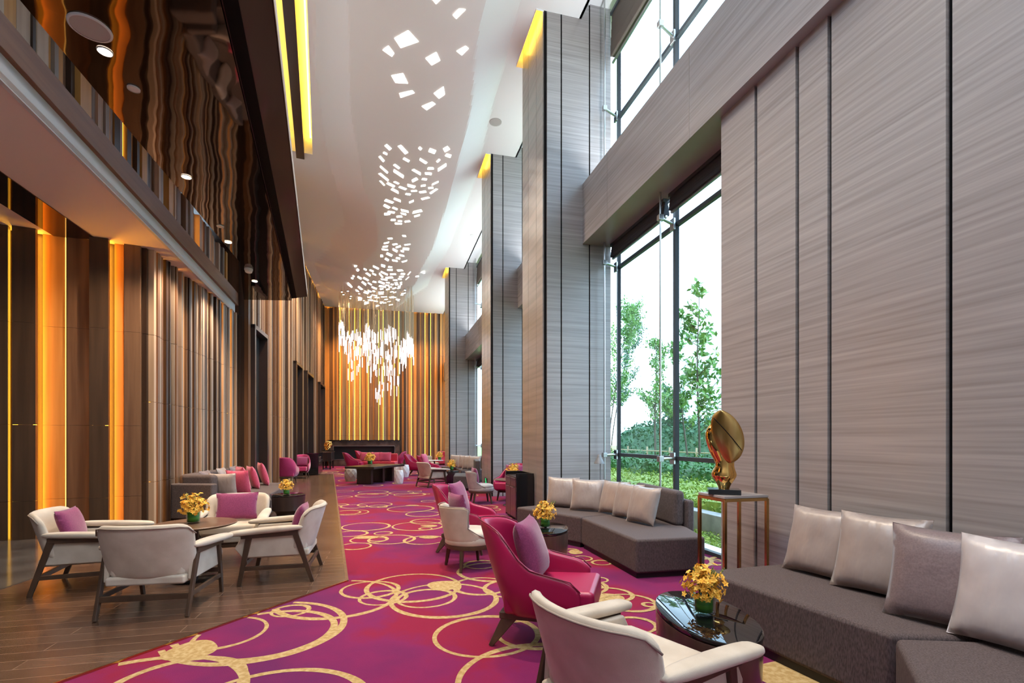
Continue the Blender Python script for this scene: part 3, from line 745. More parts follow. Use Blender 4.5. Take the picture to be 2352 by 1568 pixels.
def cushion_mesh(w,h,d,m,sq=.12,seed=0):
    rnd=random.Random(seed); n=14; b=MB(); rows=[]
    for side in (1,-1):
        for i in range(n+1):
            row=[]
            for j in range(n+1):
                u=-1+2*i/n; v=-1+2*j/n
                uu=u*(1-sq*(1-v*v)*abs(u)**3*.55); vv=v*(1-sq*(1-u*u)*abs(v)**3*.55)
                t=((1-abs(u)**2.6)*(1-abs(v)**2.6))**.48
                t*=1+.05*math.sin(3*u+seed)*math.cos(2.5*v+seed*2)
                wr=.006*math.sin(9*math.atan2(v,u)+seed)*(abs(u*v)) 
                row.append(V(uu*w/2,side*(t*d/2+wr*.3),vv*h/2+h/2))
            rows.append(row)
    top=rows[:n+1]; bot=rows[n+1:]
    b.grid(top,m); b.grid([r[::-1] for r in bot],m)
    me=MB(); return b
def cushion(label, loc, rz, w=.48, h=.48, d=.15, m='plum', lean=.25, roll=0, group=None, seed=0):
    """stands on its lower edge at loc, its face turned along local +Y, tipped back by lean"""
    b=cushion_mesh(w,h,d,M[m],seed=seed); o=b.build('cushion',smooth=True)
    bm=bmesh.new(); bm.from_mesh(o.data); bmesh.ops.remove_doubles(bm,verts=bm.verts,dist=.0015); bmesh.ops.recalc_face_normals(bm,faces=bm.faces); bm.to_mesh(o.data); bm.free()
    for p in o.data.polygons: p.use_smooth=True
    o.matrix_world=Matrix.Translation(loc)@Matrix.Rotation(rz,4,'Z')@Matrix.Rotation(lean,4,'X')@Matrix.Rotation(roll,4,'Y')
    return tag(o,label,'cushion',group)

# ------------------------------------------------------------------ flower vases
def make_flowers(label, loc, scale=1.0):
    rnd=random.Random(5); t=thing('flower_vase',label,'flowers',loc,0,'orchid bouquets in green lined vases')
    b=MB(); hw=.058
    b.lathe([(.05,0),(.056,.004),(.057,.115),(.052,.115),(.050,.014),(.0,.012)],M['vaseglass'],n=28,cap=False); b.lathe([(.0001,0),(.05,0)],M['vaseglass'],n=28,cap=False); auto(b.build('vase',t))
    b=MB(); b.lathe([(.001,.016),(.047,.016),(.0485,.05),(.0485,.10),(.001,.102)],M['leafwrap'],n=24,cap=False); b.build('leaf_lining',t,smooth=True)
    st_=MB(); pe=MB()
    for k in range(230):
        a=rnd.random()*2*PI; el=rnd.uniform(-.25,1.5); r=rnd.uniform(.05,.118)
        c=V(math.cos(a)*math.cos(el)*r*1.05,math.sin(a)*math.cos(el)*r*1.05,.135+math.sin(el)*r*1.15+rnd.uniform(-.03,.02))
        n=((c-V(0,0,.10)).normalized()+V(rnd.gauss(0,.45),rnd.gauss(0,.45),rnd.gauss(0,.45))).normalized(); x=n.cross(V(0,0,1)).normalized() if abs(n.z)<.98 else V(1,0,0); y=n.cross(x)
        s=rnd.uniform(.012,.019); ph=rnd.random()*6
        for q in range(5):
            al=ph+q*2*PI/5; dr=x*math.cos(al)+y*math.sin(al); sd=x*-math.sin(al)+y*math.cos(al)
            pe.add([c,c+dr*s*.6+sd*s*.42+n*s*.25,c+dr*s*1.25+n*s*.15,c+dr*s*.6-sd*s*.42+n*s*.25],[(0,1,2,3)],M['petal'])
        pe.add([c+n*s*.1+x*s*.18,c+n*s*.55,c+n*s*.1-x*s*.18,c+n*s*.1+y*s*.2],[(0,1,2),(0,1,3),(2,1,3)],M['petal'])
    for k in range(9):
        a=rnd.random()*2*PI; tip=V(math.cos(a)*rnd.uniform(.02,.12),math.sin(a)*rnd.uniform(.02,.12),rnd.uniform(.22,.285)); p0=V(math.cos(a)*.02,math.sin(a)*.02,.09)
        mid=p0.lerp(tip,.55)+V(0,0,.02); st_.tube([p0,mid,tip],.0025,M['stemgreen'],n=5)
        for q in range(4):
            c=mid.lerp(tip,.3+.22*q); st_.lathe([(.001,-.006),(.005,0),(.001,.007)],M['petal'] if q<2 else M['stemgreen'],c=tuple(c),n=6,cap=False)
    pe.build('blossoms',t,smooth=False); st_.build('stems',t,smooth=True)
    t.scale=(scale,)*3
    return t
FL=[None]
def flowers(label, loc, scale=1.0, rz=0):
    if FL[0] is None: FL[0]=make_flowers(label,loc,scale); FL[0].rotation_euler=(0,0,rz); return FL[0]
    return dup(FL[0],loc,rz,label,scale=scale)

# ------------------------------------------------------------------ tables
def drum_table(label, loc, rx, ry, h, rz=0, wood='wood_drum', taper=.93, foot=.0, group='drum side tables with black glass tops'):
    t=thing('drum_table',label,'table',loc,rz,group)
    b=MB(); b.lathe([(taper*.86,0),(taper*.88,.035),(taper,.09),(.985,.10) if False else (.97,.12),(1,h-.045),(1,h-.03),(.96,h-.028)],M[wood],n=56,sx=rx,sy=ry); auto(b.build('drum',t),50)
    b=MB(); b.lathe([(.97,h-.026),(1.0,h-.022),(1.005,h-.012),(1.0,h-.002),(.985,h),(.001,h)],M['blackglass'],n=64,sx=rx,sy=ry,cap=False); auto(b.build('glass_top',t),30)
    return t
def pedestal_round(label, loc, r, h, top='wood_table', group=None):
    t=thing('round_table',label,'table',loc,0,group)
    b=MB(); b.lathe([(r*.90,h-.028),(r*.985,h-.016),(r,h-.006),(r-.006,h),(.001,h)],M[top],n=64); auto(b.build('tabletop',t),30)
    b=MB(); b.lathe([(.03,.02),(.03,h-.03)],M['espresso'],n=24); auto(b.build('column_leg',t))
    b=MB(); b.lathe([(.001,0),(.21,0),(.215,.008),(.20,.02),(.05,.03),(.001,.03)],M['black'],n=48,cap=False); auto(b.build('base_plate',t))
    return t
# ------------------------------------------------------------------ sofas
def sofa_module(t, poly, h=.40, m='charcoal', name='seat'):
    cx=sum(p[0] for p in poly)/len(poly); cy=sum(p[1] for p in poly)/len(poly)
    b=MB(); q=[(cx+(p[0]-cx)*.995,cy+(p[1]-cy)*.995) for p in poly]; b.prism(q,.05,h,M[m]); b.build(name,t,bevel=.03,seg=3)
    b=MB(); q=[(cx+(p[0]-cx)*.95,cy+(p[1]-cy)*.95) for p in poly]; b.prism(q,0,.055,M['plinth']); b.build('plinth',t)
def sofa_back(t, a, c, th, z0, z1, m='charcoal', name='back_panel', bev=.03):
    a=V(a[0],a[1],0); c=V(c[0],c[1],0); d=(c-a); L=d.length; ang=math.atan2(d.y,d.x)
    b=MB(); b.box((a+c)/2+V(0,0,(z0+z1)/2),(L,th,z1-z0),M[m],rz=ang); return b.build(name,t,bevel=bev,seg=3)
# ================================================================== furnishing the left deck
ZD=.012
tp=V(-3.2,4.97,ZD)
pedestal_round('round walnut table with black disc base among the four oyster armchairs',tp,.375,.56,group=None)
flowers('orchid bouquet in a glass vase on the round walnut table',at(444,1201,.572),1.12)
LA=make_lounge('oyster velvet armchair facing right at the far left by the glowing wall panels',loc=(-4.10,4.79,ZD),rz=head(.93,.37))
LB=dup(LA,(-2.95,4.17,ZD),head(-.17,.98),'oyster velvet armchair seen from behind in front of the round walnut table')
LC=dup(LA,(-3.25,5.74,ZD),head(.30,-.95),'oyster velvet armchair behind the round walnut table facing the camera')
LD=dup(LA,(-2.37,5.10,ZD),head(-.97,-.24),'oyster velvet armchair facing left beside the edge of the magenta carpet')
def onseat(loc,hd,fw,z,label,lean=.3,**k):
    h=V(hd[0],hd[1],0).normalized(); p=V(loc[0],loc[1],0)+h*fw; p.z=z
    return cushion(label,p,head(h.x,h.y),lean=lean,**k)
onseat((-4.10,4.79),(.93,.37),-.10,.46,'plum cushion on the leftmost oyster armchair',w=.44,h=.31,d=.12,seed=1,lean=.32)
onseat((-3.25,5.74),(.30,-.95),-.12,.46,'plum cushion on the armchair behind the round walnut table',w=.46,h=.33,d=.12,seed=2,lean=.3)
onseat((-2.37,5.10),(-.97,-.24),-.12,.46,'plum cushion tucked in the armchair that faces left',w=.40,h=.30,d=.11,seed=3,lean=.3)

# sofa in the left alcove
S3=thing('sofa','curved taupe sofa in the left alcove with rose cushions along the slatted wall','sofa',(0,0,0),0)
sofa_module(S3,[(-5.80,8.50),(-4.24,8.42),(-4.54,9.25),(-5.98,9.35)])
sofa_module(S3,[(-5.98,9.37),(-4.54,9.27),(-5.02,10.95),(-6.30,11.05)])
sofa_module(S3,[(-6.30,11.07),(-5.02,10.97),(-5.30,11.55),(-6.40,11.6)])
sofa_back(S3,(-5.82,8.42),(-5.05,8.36),.16,.06,.66,name='back_panel'); sofa_back(S3,(-5.86,8.45),(-6.36,11.5),.14,.06,.66)
sofa_back(S3,(-5.72,8.60),(-5.15,8.55),.18,.37,.80,name='back_cushion',bev=.06); sofa_back(S3,(-5.74,8.62),(-6.02,9.95),.18,.37,.80,name='back_cushion',bev=.06); sofa_back(S3,(-6.03,10.0),(-6.26,11.3),.18,.37,.80,name='back_cushion',bev=.06)
g='cushions on the alcove sofa'
for i,(x,y,hx,hy,m,lab,w,h) in enumerate(((-5.13,8.78,-.1,1,'satin','champagne cushion at the near end of the alcove sofa',.46,.44),(-4.98,9.02,.15,1,'rose','rose cushion leaning on the champagne one, first of four on the alcove sofa',.46,.48),
        (-5.25,9.75,.72,.7,'rose','rose cushion, second from the near end of the alcove sofa',.46,.52),(-5.32,10.25,.75,.65,'rose','rose cushion, third from the near end of the alcove sofa',.46,.50),(-5.48,11.0,.8,.6,'rose','rose cushion, last one at the far end of the alcove sofa',.46,.54),
        (-5.72,9.35,.98,.2,'satin_dot','mauve cushion in the corner behind the rose ones on the alcove sofa',.44,.46),(-5.85,10.1,.97,.22,'satin','champagne cushion against the slatted wall behind the third rose one',.44,.47),(-5.97,10.75,.97,.22,'satin_dot','mauve cushion against the slatted wall near the dark doorway',.44,.47))):
    cushion(lab,V(x,y,.385),head(hx,hy),w,h,.15,m,lean=.28 if i not in (0,1) else .2,seed=i+5,group=g)
td=drum_table('dark drum table with orchids on the deck before the alcove sofa',(-4.32+.02,9.42,ZD),.285,.285,.40,wood='espresso',taper=.80); 
td.location=V(at(658,1134.5,.41).x+.04,at(658,1134.5,.41).y,ZD)
flowers('orchid bouquet on the dark drum table before the alcove sofa',at(658,1136,.412),1.05,1.0)

# two magenta tub chairs further back on the deck
W1=make_wing('magenta wool tub chair with its back to the camera on the deck',fab='wool_pink',loc=(at(664,1110).x,at(664,1110).y-.2,ZD),rz=head(-.22,.97),group='magenta wool tub chairs on the deck',name='tub_chair')
p=at(690,1098); W2=dup(W1,(p.x,p.y,ZD),head(.22,-.97),'magenta wool tub chair facing the camera on the deck')
onseat((p.x,p.y),(.22,-.97),-.15,.43,'mauve cushion on the magenta tub chair facing the camera',w=.46,h=.36,d=.13,m='plum',seed=11)
pm=(V(W1.location)+V(W2.location))/2 if False else V((W1.location.x+W2.location.x)/2-.35,(W1.location.y+W2.location.y)/2+.1,ZD)
pedestal_round('small round table between the two magenta tub chairs',pm,.24,.5)
flowers('orchid bouquet between the two magenta tub chairs',pm+V(0,0,.503),1.1,2)

# console, buffet and sculpture at the far end of the left wall
dl=V(RS,1,0).normalized(); dn=V(dl.y,-dl.x,0); aL=math.atan2(dl.y,dl.x)
def wallp(px,off,z=0): D=D2(px); return V(L2X(D),D,z)+dn*off
c=thing('console_table','dark console table by the glowing far corner, carrying a gold sculpture','console table',wallp(722,.62),aL)
b=MB(); b.box((0,0,.58),(1.5,.42,.40),M['espresso']); b.build('cabinet_box',c,bevel=.01)
b=MB(); b.box((0,0,.80),(1.54,.46,.04),M['wood_drum']); b.build('top',c,bevel=.006)
for sx in (-1,1):
    for sy in (-1,1):
        b=MB(); b.box((sx*.62,sy*.16,.19),(.07,.07,.38),M['black']); b.build('leg',c)
t=thing('sculpture','small knotted gold sculpture on the dark console by the far corner','sculpture',wallp(722,.62,.822))
b=MB(); b.box((0,0,.03),(.42,.28,.06),M['black']); b.build('base',t,bevel=.006)
b=MB(); rnd=random.Random(3)
for k in range(5):
    pts=[]
    for j in range(15):
        a=j/14*2*PI; pts.append(V(.15*math.cos(a+k)*(.7+.3*math.sin(2*a)),.12*math.sin(a*1.0+k*1.3),.26+.17*math.sin(a+k*1.9)+.02*k))
    b.tube(pts,.03,M['gold'],n=8)
b.build('gold_coils',t,smooth=True)
c=thing('buffet','black buffet with steel handles by the dark doorways, behind the tub chairs','cabinet',wallp(690,.50),aL)
b=MB(); b.box((0,0,.44),(1.3,.5,.82),M['black']); b.build('cabinet_box',c,bevel=.008)
b=MB(); b.box((0,0,.86),(1.34,.54,.03),M['blackglass']); b.build('top',c)
for k in range(2):
    b=MB(); b.box((-.3,-.255,.50+.16*k),(.6,.015,.14),M['espresso']); d_=b.build('drawer',c); b=MB(); b.box((-.3,-.272,.55+.16*k),(.5,.02,.02),M['steel']); b.build('handle',d_)

# fireplace
f0=st(sF-.58,far_s(757)+tA); f1=st(sF-.58,far_s(917)+tA); fl=(f1-f0).length; fm_=(f0+f1)/2
f=thing('fireplace','long brown marble fireplace with a black opening against the glowing far wall','fireplace',fm_,math.atan2(TY,TX))
zt=1.34
b=MB(); b.box((0,.12,zt-.14),(fl,.40,.28),M['fire_stone']); b.box((0,.12,.17),(fl,.40,.34),M['fire_stone'])
for s in (-1,1): b.box((s*(fl/2-.13),.12,.70),(.26,.40,.74),M['fire_stone'])
b.build('surround',f,bevel=.008)
b=MB(); b.box((0,.1,zt+.012),(fl+.08,.46,.035),M['black']); b.build('mantel',f,bevel=.004)
b=MB(); b.box((0,.25,.71),(fl-.5,.04,.74),M['plinth']); b.build('firebox',f)
b=MB(); iw=fl-.52
for z in (.345,1.055): b.box((0,-.075,z),(iw,.02,.025),M['steel'])
for s in (-1,1): b.box((s*iw/2,-.075,.70),(.025,.02,.72),M['steel'])
b.build('opening_trim',f)

# communal table with ceramic stools
ct_=thing('communal_table','long dark slab-legged table with orchids in the middle of the carpet','table',(-4.45,16.1,0),math.atan2(-.30,.95))
b=MB(); b.box((0,0,.53),(1.05,1.85,.07),M['espresso']); b.build('tabletop',ct_,bevel=.006)
for y in (-.62,.05,.62):
    b=MB(); b.box((0,y,.25),(.52,.12,.49),M['espresso']); b.build('leg',ct_,bevel=.004)
flowers('orchid bouquet on the long dark communal table',V(-4.72,16.35,.566),1.5,.5)
def stool(label,loc,r,h,m,rz=0):
    t=thing('ceramic_stool',label,'stool',loc,rz,'faceted ceramic stools round the communal table')
    b=MB(); n=8; prof=[(.80,0),(.95,h*.3),(1.0,h*.55),(.92,h*.8),(.80,h)]
    rows=[]
    for i,(k,z) in enumerate(prof):
        rows.append([V(r*k*math.cos(2*PI*(j+(.5 if i%2 else 0))/n),r*k*math.sin(2*PI*(j+(.5 if i%2 else 0))/n),z) for j in range(n)])
    vs=[p for r_ in rows for p in r_]; fs=[]
    for i in range(len(prof)-1):
        for j in range(n):
            a,b2,c2,d2=i*n+j,i*n+(j+1)%n,(i+1)*n+(j+1)%n,(i+1)*n+j
            fs+=[(a,b2,d2),(b2,c2,d2)] if i%2==0 else [(a,b2,c2),(a,c2,d2)]
    fs+=[tuple(range(n))[::-1],tuple(range((len(prof)-1)*n,len(prof)*n))]
    b.add(vs,fs,m); b.build('body',t); return t
M['ceramic_grey']=mat('greige ceramic',(.42,.38,.35),.45)
a=at(803,1105); stool('greige faceted stool at the left end of the communal table',(a.x,a.y+.1,0),.21,.41,M['ceramic_grey'])
a=at(822,1099); stool('greige faceted stool half hidden behind the left stool',(a.x+.05,a.y+.1,0),.19,.40,M['ceramic_grey'],.3)
a=at(916,1110); stool('white faceted stool at the right of the communal table, nearest one',(a.x,a.y,0),.16,.43,M['white'])
a=at(929,1095); stool('white faceted stool behind the nearest white one',(a.x,a.y,0),.19,.46,M['white'],.4)
a=at(909,1092); stool('white faceted stool partly hidden by the communal table top',(a.x-.05,a.y+.4,0),.17,.43,M['white'],.2)

# far group before the fireplace: coral sofa and wing chairs
S5=thing('sofa','coral sofa facing the camera in front of the marble fireplace','sofa',(at(862,1080).x,22.6,0),head(.05,-1),'coral seating by the fireplace')
b=MB(); b.box((0,0,.23),(1.75,.8,.34),M['coral']); b.build('seat',S5,bevel=.04)
b=MB(); b.box((0,-.36,.5),(1.75,.14,.5),M['coral']); b.build('backrest',S5,bevel=.05)
for s in (-1,1):
    for y in (-.3,.3):
        b=MB(); b.box((s*.75,y,.03),(.05,.05,.06),M['wood_leg']); b.build('leg',S5)
for i,px in enumerate((842,862,884)):
    cushion(('coral cushion at the left of the coral sofa','coral cushion in the middle of the coral sofa','coral cushion at the right of the coral sofa')[i],V(xat(px,22.4),22.35,.40),head(.05,-1),.58,.44,.16,'rose',seed=20+i,lean=.25,group='cushions on the coral sofa')
J0=make_wing('raspberry leather wing chair, largest one, behind the foreground oyster armchair',loc=(.23,3.52,0),rz=head(.97,-.26))
def recolor(root,a,c):
    for ch in root.children:
        if any(m is M[a] for m in ch.data.materials):
            ch.data=ch.data.copy()
            for i,m in enumerate(ch.data.materials):
                if m is M[a]: ch.data.materials[i]=M[c]
def wing(label,x,y,hx,hy,mt=None): return dup(J0,(x,y,0),head(hx,hy),label)
wing('raspberry wing chair with a plum cushion beside the tan slipper chair',-.57,6.30,.97,-.22)
a=at(812,1083); wing('raspberry wing chair at the left of the coral sofa, nearer one',a.x,a.y,.95,.1)
a=at(822,1076); wing('raspberry wing chair at the left of the coral sofa, farther one',a.x,a.y+1,.95,-.1)
a=at(905,1078); wing('raspberry wing chair at the right of the coral sofa',a.x-.1,a.y+1,-.95,-.1)
a=at(985,1101); wing('raspberry wing chair with a big magenta cushion beyond the oyster armchair by the white stools',a.x,a.y+.1,.93,-.15); gF=a
a=at(951,1092); wing('raspberry wing chair half hidden beyond the one with the magenta cushion',a.x,a.y+.2,.93,-.2)
a=at(1015,1078); CR=wing('coral red wing chair with its side to the camera by the far stone column',a.x,a.y+.4,.3,-.95)
recolor(CR,'leather','coral')
G=wing('raspberry wing chair facing the room before the middle stone column',-.01,11.45,-.45,-.9)
onseat((.23,3.52),(.97,-.26),-.02,.43,'plum cushion standing in the largest raspberry wing chair',w=.46,h=.44,d=.17,seed=31,lean=.32)
onseat((-.57,6.30),(.97,-.22),-.04,.43,'plum cushion in the wing chair beside the tan slipper chair',w=.46,h=.46,d=.16,seed=32,lean=.3)
onseat((-.01,11.45),(-.45,-.9),-.08,.43,'plum cushion in the wing chair before the middle stone column',w=.5,h=.40,d=.15,seed=33)
onseat((gF.x,gF.y+.1),(.93,-.15),-.08,.43,'magenta cushion in the wing chair beyond the oyster armchair by the white stools',w=.5,h=.5,d=.16,seed=34,m='rose')

# right-hand seating
K=make_lounge('oyster armchair filling the foreground, seen from behind',loc=(.53,2.20,0),rz=head(.80,.60))
E_=dup(K,(-2.42,14.75,0),head(.75,.66),'oyster armchair seen from behind in the middle of the carpet near the white stools')
I0=make_slipper('tan slipper chair with a round seat, nearest of its kind, by the wing chair',loc=(-.47,5.48,0),rz=head(.86,.5),fab='beige')
onseat((-.47,5.48),(.86,.5),-.10,.435,'plum cushion inside the nearest slipper chair',w=.40,h=.40,d=.12,seed=41,lean=.18)
a=at(1103,1158); SL2=dup(I0,(a.x,a.y+.25,0),head(.95,.25),'grey slipper chair with a round seat before the middle stone column')
recolor(SL2,'beige','greyvelvet')
onseat((a.x,a.y+.25),(.95,.25),-.10,.435,'plum cushion in the slipper chair before the middle stone column',w=.42,h=.36,d=.12,seed=42,lean=.18)
a=at(992,1085); dup(I0,(a.x,a.y+.2,0),head(.9,-.2),'small cream slipper chair beyond the white round table')
a=at(998,1088); pedestal_round('white round table beyond the raspberry wing chairs',V(a.x,a.y,0),.36,.56,top='whitepaint')
flowers('small orchid bouquet on the white round table',V(a.x+.22,a.y-.1,.562),1.3,1.4)
a=at(1178,1100,.56); pedestal_round('round walnut table beside the black service cabinet',V(a.x,a.y,0),.40,.56)
flowers('orchid bouquet on the table behind the black service cabinet',V(a.x,a.y,.562),1.25,2.4)

# big sectional sofa under the window, and its twin further back
S1=thing('sofa','angled taupe sofa under the tall window with five champagne cushions','sofa',(0,0,0),0,'angled taupe sofas')
A_=(.06,7.40);B_=(.90,6.42);C_=(1.255,4.98);D_=(2.02,5.13);E2=(1.84,7.02);F_=(.48,7.66)
G2=(2.04,5.72)
sofa_module(S1,[A_,B_,E2,F_]); sofa_module(S1,[B_,C_,D_,G2,E2])
sofa_back(S1,(.60,7.66),(1.76,7.12),.10,.06,.68); sofa_back(S1,(1.90,6.98),(2.10,5.78),.10,.06,.70)
sofa_back(S1,(.70,7.54),(1.68,7.08),.13,.39,.80,name='back_cushion',bev=.05); sofa_back(S1,(1.79,6.92),(1.98,5.80),.14,.39,.81,name='back_cushion',bev=.05)
S4=dup(S1,(-2.93,11.15,0),0,'angled taupe sofa between the middle and far stone columns')
g='champagne cushions on the sofa under the tall window'
def cu(label,px,py,hx,hy,m='satin',w=.48,h=.46,lean=.28,seed=0,off=V(0,0,0),z=.405,gr=g,k=1): 
    p=at(px,py,z)+off; p.x*=k; p.y*=k; cushion(label,p,head(hx,hy),w,h,.16,m,lean=lean,seed=seed,group=gr)
cu('champagne satin cushion at the left end of the sofa under the tall window',1289,1159,-.42,-.9,seed=51,w=.50,k=.965)
cu('champagne satin cushion, second from the left on the sofa under the tall window',1347,1167,-.42,-.9,seed=52,w=.50,k=.965)
cu('champagne satin cushion, third from the left on the sofa under the tall window',1408,1175,-.80,-.58,seed=53,k=.97,off=V(-.03,0,0))
cu('champagne satin cushion, fourth from the left on the sofa under the tall window',1444,1184,-.86,-.5,seed=54,k=.97,off=V(-.06,0,0))
cu('champagne satin cushion at the right end of the sofa under the tall window',1483,1196,-.88,-.46,seed=55,k=.97,off=V(-.08,0,0))
g4='champagne cushions on the farther angled sofa'
for i,px in enumerate((1043,1064,1074,1086)):
    cu(('champagne cushion at the left end of the farther angled sofa','champagne cushion, second on the farther angled sofa','champagne cushion, third on the farther angled sofa','champagne cushion, fourth on the farther angled sofa')[i],px,(1074,1076,1078,1079)[i],-.5,-.85,seed=60+i,w=.5,h=.48,gr=g4)
T2=drum_table('oval drum table with black glass top before the sofa under the tall window',(at(1255,1211,.42).x,at(1255,1211,.42).y,0),.245,.38,.42,rz=-.1)
flowers('orchid bouquet in a glass vase before the sofa under the tall window',at(1252,1211,.422),1.12,.7)
a=at(1034,1112); drum_table('dark drum table with orchids beside the farther angled sofa',(a.x,a.y+.35,0),.24,.30,.41,wood='espresso',taper=.85)
flowers('orchid bouquet on the dark drum table beside the farther angled sofa',V(a.x,a.y+.35,.412),1.3,1.8)
# ottoman-like sofa end beside the middle column
S6=thing('sofa','dark brown sofa end with its back to the middle stone column','sofa',(0,0,0),0)
a=at(1041,1126); b2=at(1092,1127)
sofa_module(S6,[(a.x,a.y),(b2.x,b2.y),(b2.x-.10,b2.y+1.2),(a.x-.1,a.y+1.25)],m='graphite')
sofa_back(S6,(b2.x+.06,b2.y+.1),(b2.x-.08,b2.y+1.25),.14,.06,.82,m='graphite')
# service cabinet at the near column
sc=thing('service_cabinet','black service cabinet with steel pulls against the side of the near column','cabinet',st(8.62,2.355),math.atan2(TX,-TY))
L_=.76; W2_=.30
b=MB(); b.box((0,0,.40),(L_,W2_,.72),M['espresso']); b.build('carcass',sc,bevel=.004)
b=MB(); b.box((-.375,0,.42),(.03,W2_+.02,.80),M['black']); b.box((0,-.145,.79),(L_,.02,.06),M['black']); b.box((.375,0,.42),(.03,W2_+.02,.80),M['black']); b.build('black_gallery',sc,bevel=.003)
for k in range(2):
    b=MB(); b.box((-.17+.36*k,.156,.66),(.34,.014,.14),M['wood_drum']); d_=b.build('drawer',sc,bevel=.002); b=MB(); b.box((-.17+.36*k,.168,.735),(.32,.014,.012),M['steel']); b.build('handle',d_)
    b=MB(); b.box((-.17+.36*k,.156,.31),(.34,.014,.52),M['wood_drum']); d_=b.build('door',sc,bevel=.002); b=MB(); b.box((-.10+.30*k,.168,.565),(.2,.014,.012),M['steel']); b.build('handle',d_)
b=MB(); b.box((0,0,.02),(L_-.04,W2_-.04,.04),M['plinth']); b.build('plinth',sc)

# foreground sofa along the panelled wall
S2=thing('sofa','large taupe tweed sofa filling the right foreground along the panelled wall','sofa',(0,0,0),0)
sofa_module(S2,[(1.43,3.72),(1.92,2.49),(2.72,2.42),(2.33,3.98)],h=.43); sofa_module(S2,[(1.91,2.46),(1.60,1.92),(2.2,1.05),(2.95,1.1),(2.73,2.39)],h=.43)
sofa_back(S2,(st(3.30,3.27).x,st(3.30,3.27).y),(st(1.7,3.27).x,st(1.7,3.27).y),.06,.06,.70)
s_a=st(3.16,3.19); s_b=st(2.52,3.19); s_c=st(2.48,3.19); s_d=st(1.70,3.19)
sofa_back(S2,(s_a.x,s_a.y),(s_b.x,s_b.y),.12,.42,.80,name='back_cushion',bev=.05); sofa_back(S2,(s_c.x,s_c.y),(s_d.x,s_d.y),.12,.42,.805,name='back_cushion',bev=.06)
g='large cushions on the foreground sofa'
cu('champagne cushion nearest the gold sculpture on the foreground sofa',1872,1322,-.90,-.42,w=.52,h=.50,z=.435,seed=71,lean=.30,gr=g)
cu('champagne cushion, second from the gold sculpture on the foreground sofa',2005,1365,-.86,-.50,w=.52,h=.52,z=.435,seed=72,lean=.30,gr=g)
cu('mauve dotted cushion, third from the gold sculpture on the foreground sofa',2165,1440,-.84,-.54,'satin_dot',w=.54,h=.52,z=.435,seed=73,lean=.28,gr=g)
cu('pale silver cushion cut by the right edge of the picture on the foreground sofa',2335,1500,-.92,-.38,'silver',w=.54,h=.52,z=.435,seed=74,lean=.26,gr=g)
T1=drum_table('oval drum table with black glass top in the right foreground',(1.105,2.82,0),.245,.43,.42,rz=.05)
flowers('large orchid bouquet in a glass vase on the foreground drum table',at(1617,1408,.422),1.03,0)

# pedestal with the tall gold sculpture
pd=thing('pedestal','tall brass-framed pedestal with marble top against the panelled wall','pedestal',(0,0,0),0)
zp=.94
c0=at(1664,1139.8,zp); c1=at(1603.5,1129,zp); c2=at(1756,1134,zp)
e1=(c1-c0); e2_=(c2-c0); e1=V(-TY,TX,0)*e1.length*.95; e2_=V(TX,TY,0)*e2_.length*.93
cs=[c0,c0+e1,c0+e1+e2_,c0+e2_]
b=MB(); b.prism([(p.x,p.y) for p in cs],zp-.022,zp,M['marble']); b.build('top',pd,bevel=.003)
for k,p in enumerate(cs):
    q=p+((cs[0]+cs[2])/2-p)*.045; q.z=0
    b=MB(); b.box(V(q.x,q.y,(zp-.03)/2),(.026,.026,zp-.03),M['brass'],rz=angR); b.build('leg',pd,bevel=.002)
b=MB()
for k in range(4):
    p=cs[k]+((cs[0]+cs[2])/2-cs[k])*.045; q=cs[(k+1)%4]+((cs[0]+cs[2])/2-cs[(k+1)%4])*.045
    p=V(p.x,p.y,zp-.036); q=V(q.x,q.y,zp-.036); b.beam(p,q,.024,.026,M['brass'])
b.build('top_rail',pd)
mid=(cs[0]+cs[2])/2; sc_=thing('sculpture','tall gold leaf-shaped sculpture on a black base on the brass pedestal','sculpture',V(mid.x-.09,mid.y-.03,zp+.001),-.32)
b=MB(); b.box((0,0,.0225),(.26,.20,.045),M['black']); b.build('base',sc_,bevel=.002)
rows=[]
prof=[(.045,.026,0,.045),(.055,.05,0,.08),(.095,.075,.0,.135),(.115,.08,-.005,.17),(.085,.06,.0,.22),(.072,.05,.01,.265),(.10,.055,-.01,.33),(.115,.06,-.03,.42),(.11,.055,-.055,.50),(.075,.04,-.075,.57),(.02,.015,-.09,.61)]
for rx,ry,ox,z in prof: rows.append([V(ox+rx*math.cos(2*PI*j/14+.2)*(1+.10*math.cos(3*2*PI*j/14)),ry*math.sin(2*PI*j/14+.2),z) for j in range(14)])
b=MB(); b.grid(rows,M['gold'],closed=True); o=b.build('faceted_body',sc_,sub=1); fixn(o)
# large dished leaf set on the front
Po=[];Pi=[]
for i in range(15):
    v=i/14; z=.27+.46*v; w=.128*math.sqrt(max(0,1-((v-.50)/.505)**2))
    w=max(w,.012); ro=[];ri=[]
    for j in range(11):
        u=-1+2*j/10; x=.045-.075*v+u*w+.02*math.sin(v*PI); y=-.075-.02*math.sin(v*PI)+.035*u*u-.02*u
        ro.append(V(x,y,z)); ri.append(V(x,y+.014,z))
    Po.append(ro);Pi.append(ri)
shell(Po,Pi,M['goldleaf'],'leaf',sc_)
b=MB(); pts=[V(.045-.075*v+.02*math.sin(v*PI)+(-.09+.19*(1-(v-.25)/.6))*.9,-.108-.01*math.sin(v*PI),.27+.46*v) for v in [.25+.6*k/10 for k in range(11)]]
pts=[V(p.x*1.0,p.y,p.z) for p in pts]; b.tube(pts,.0035,M['joint'],n=5); b.build('vein',sc_,smooth=True)

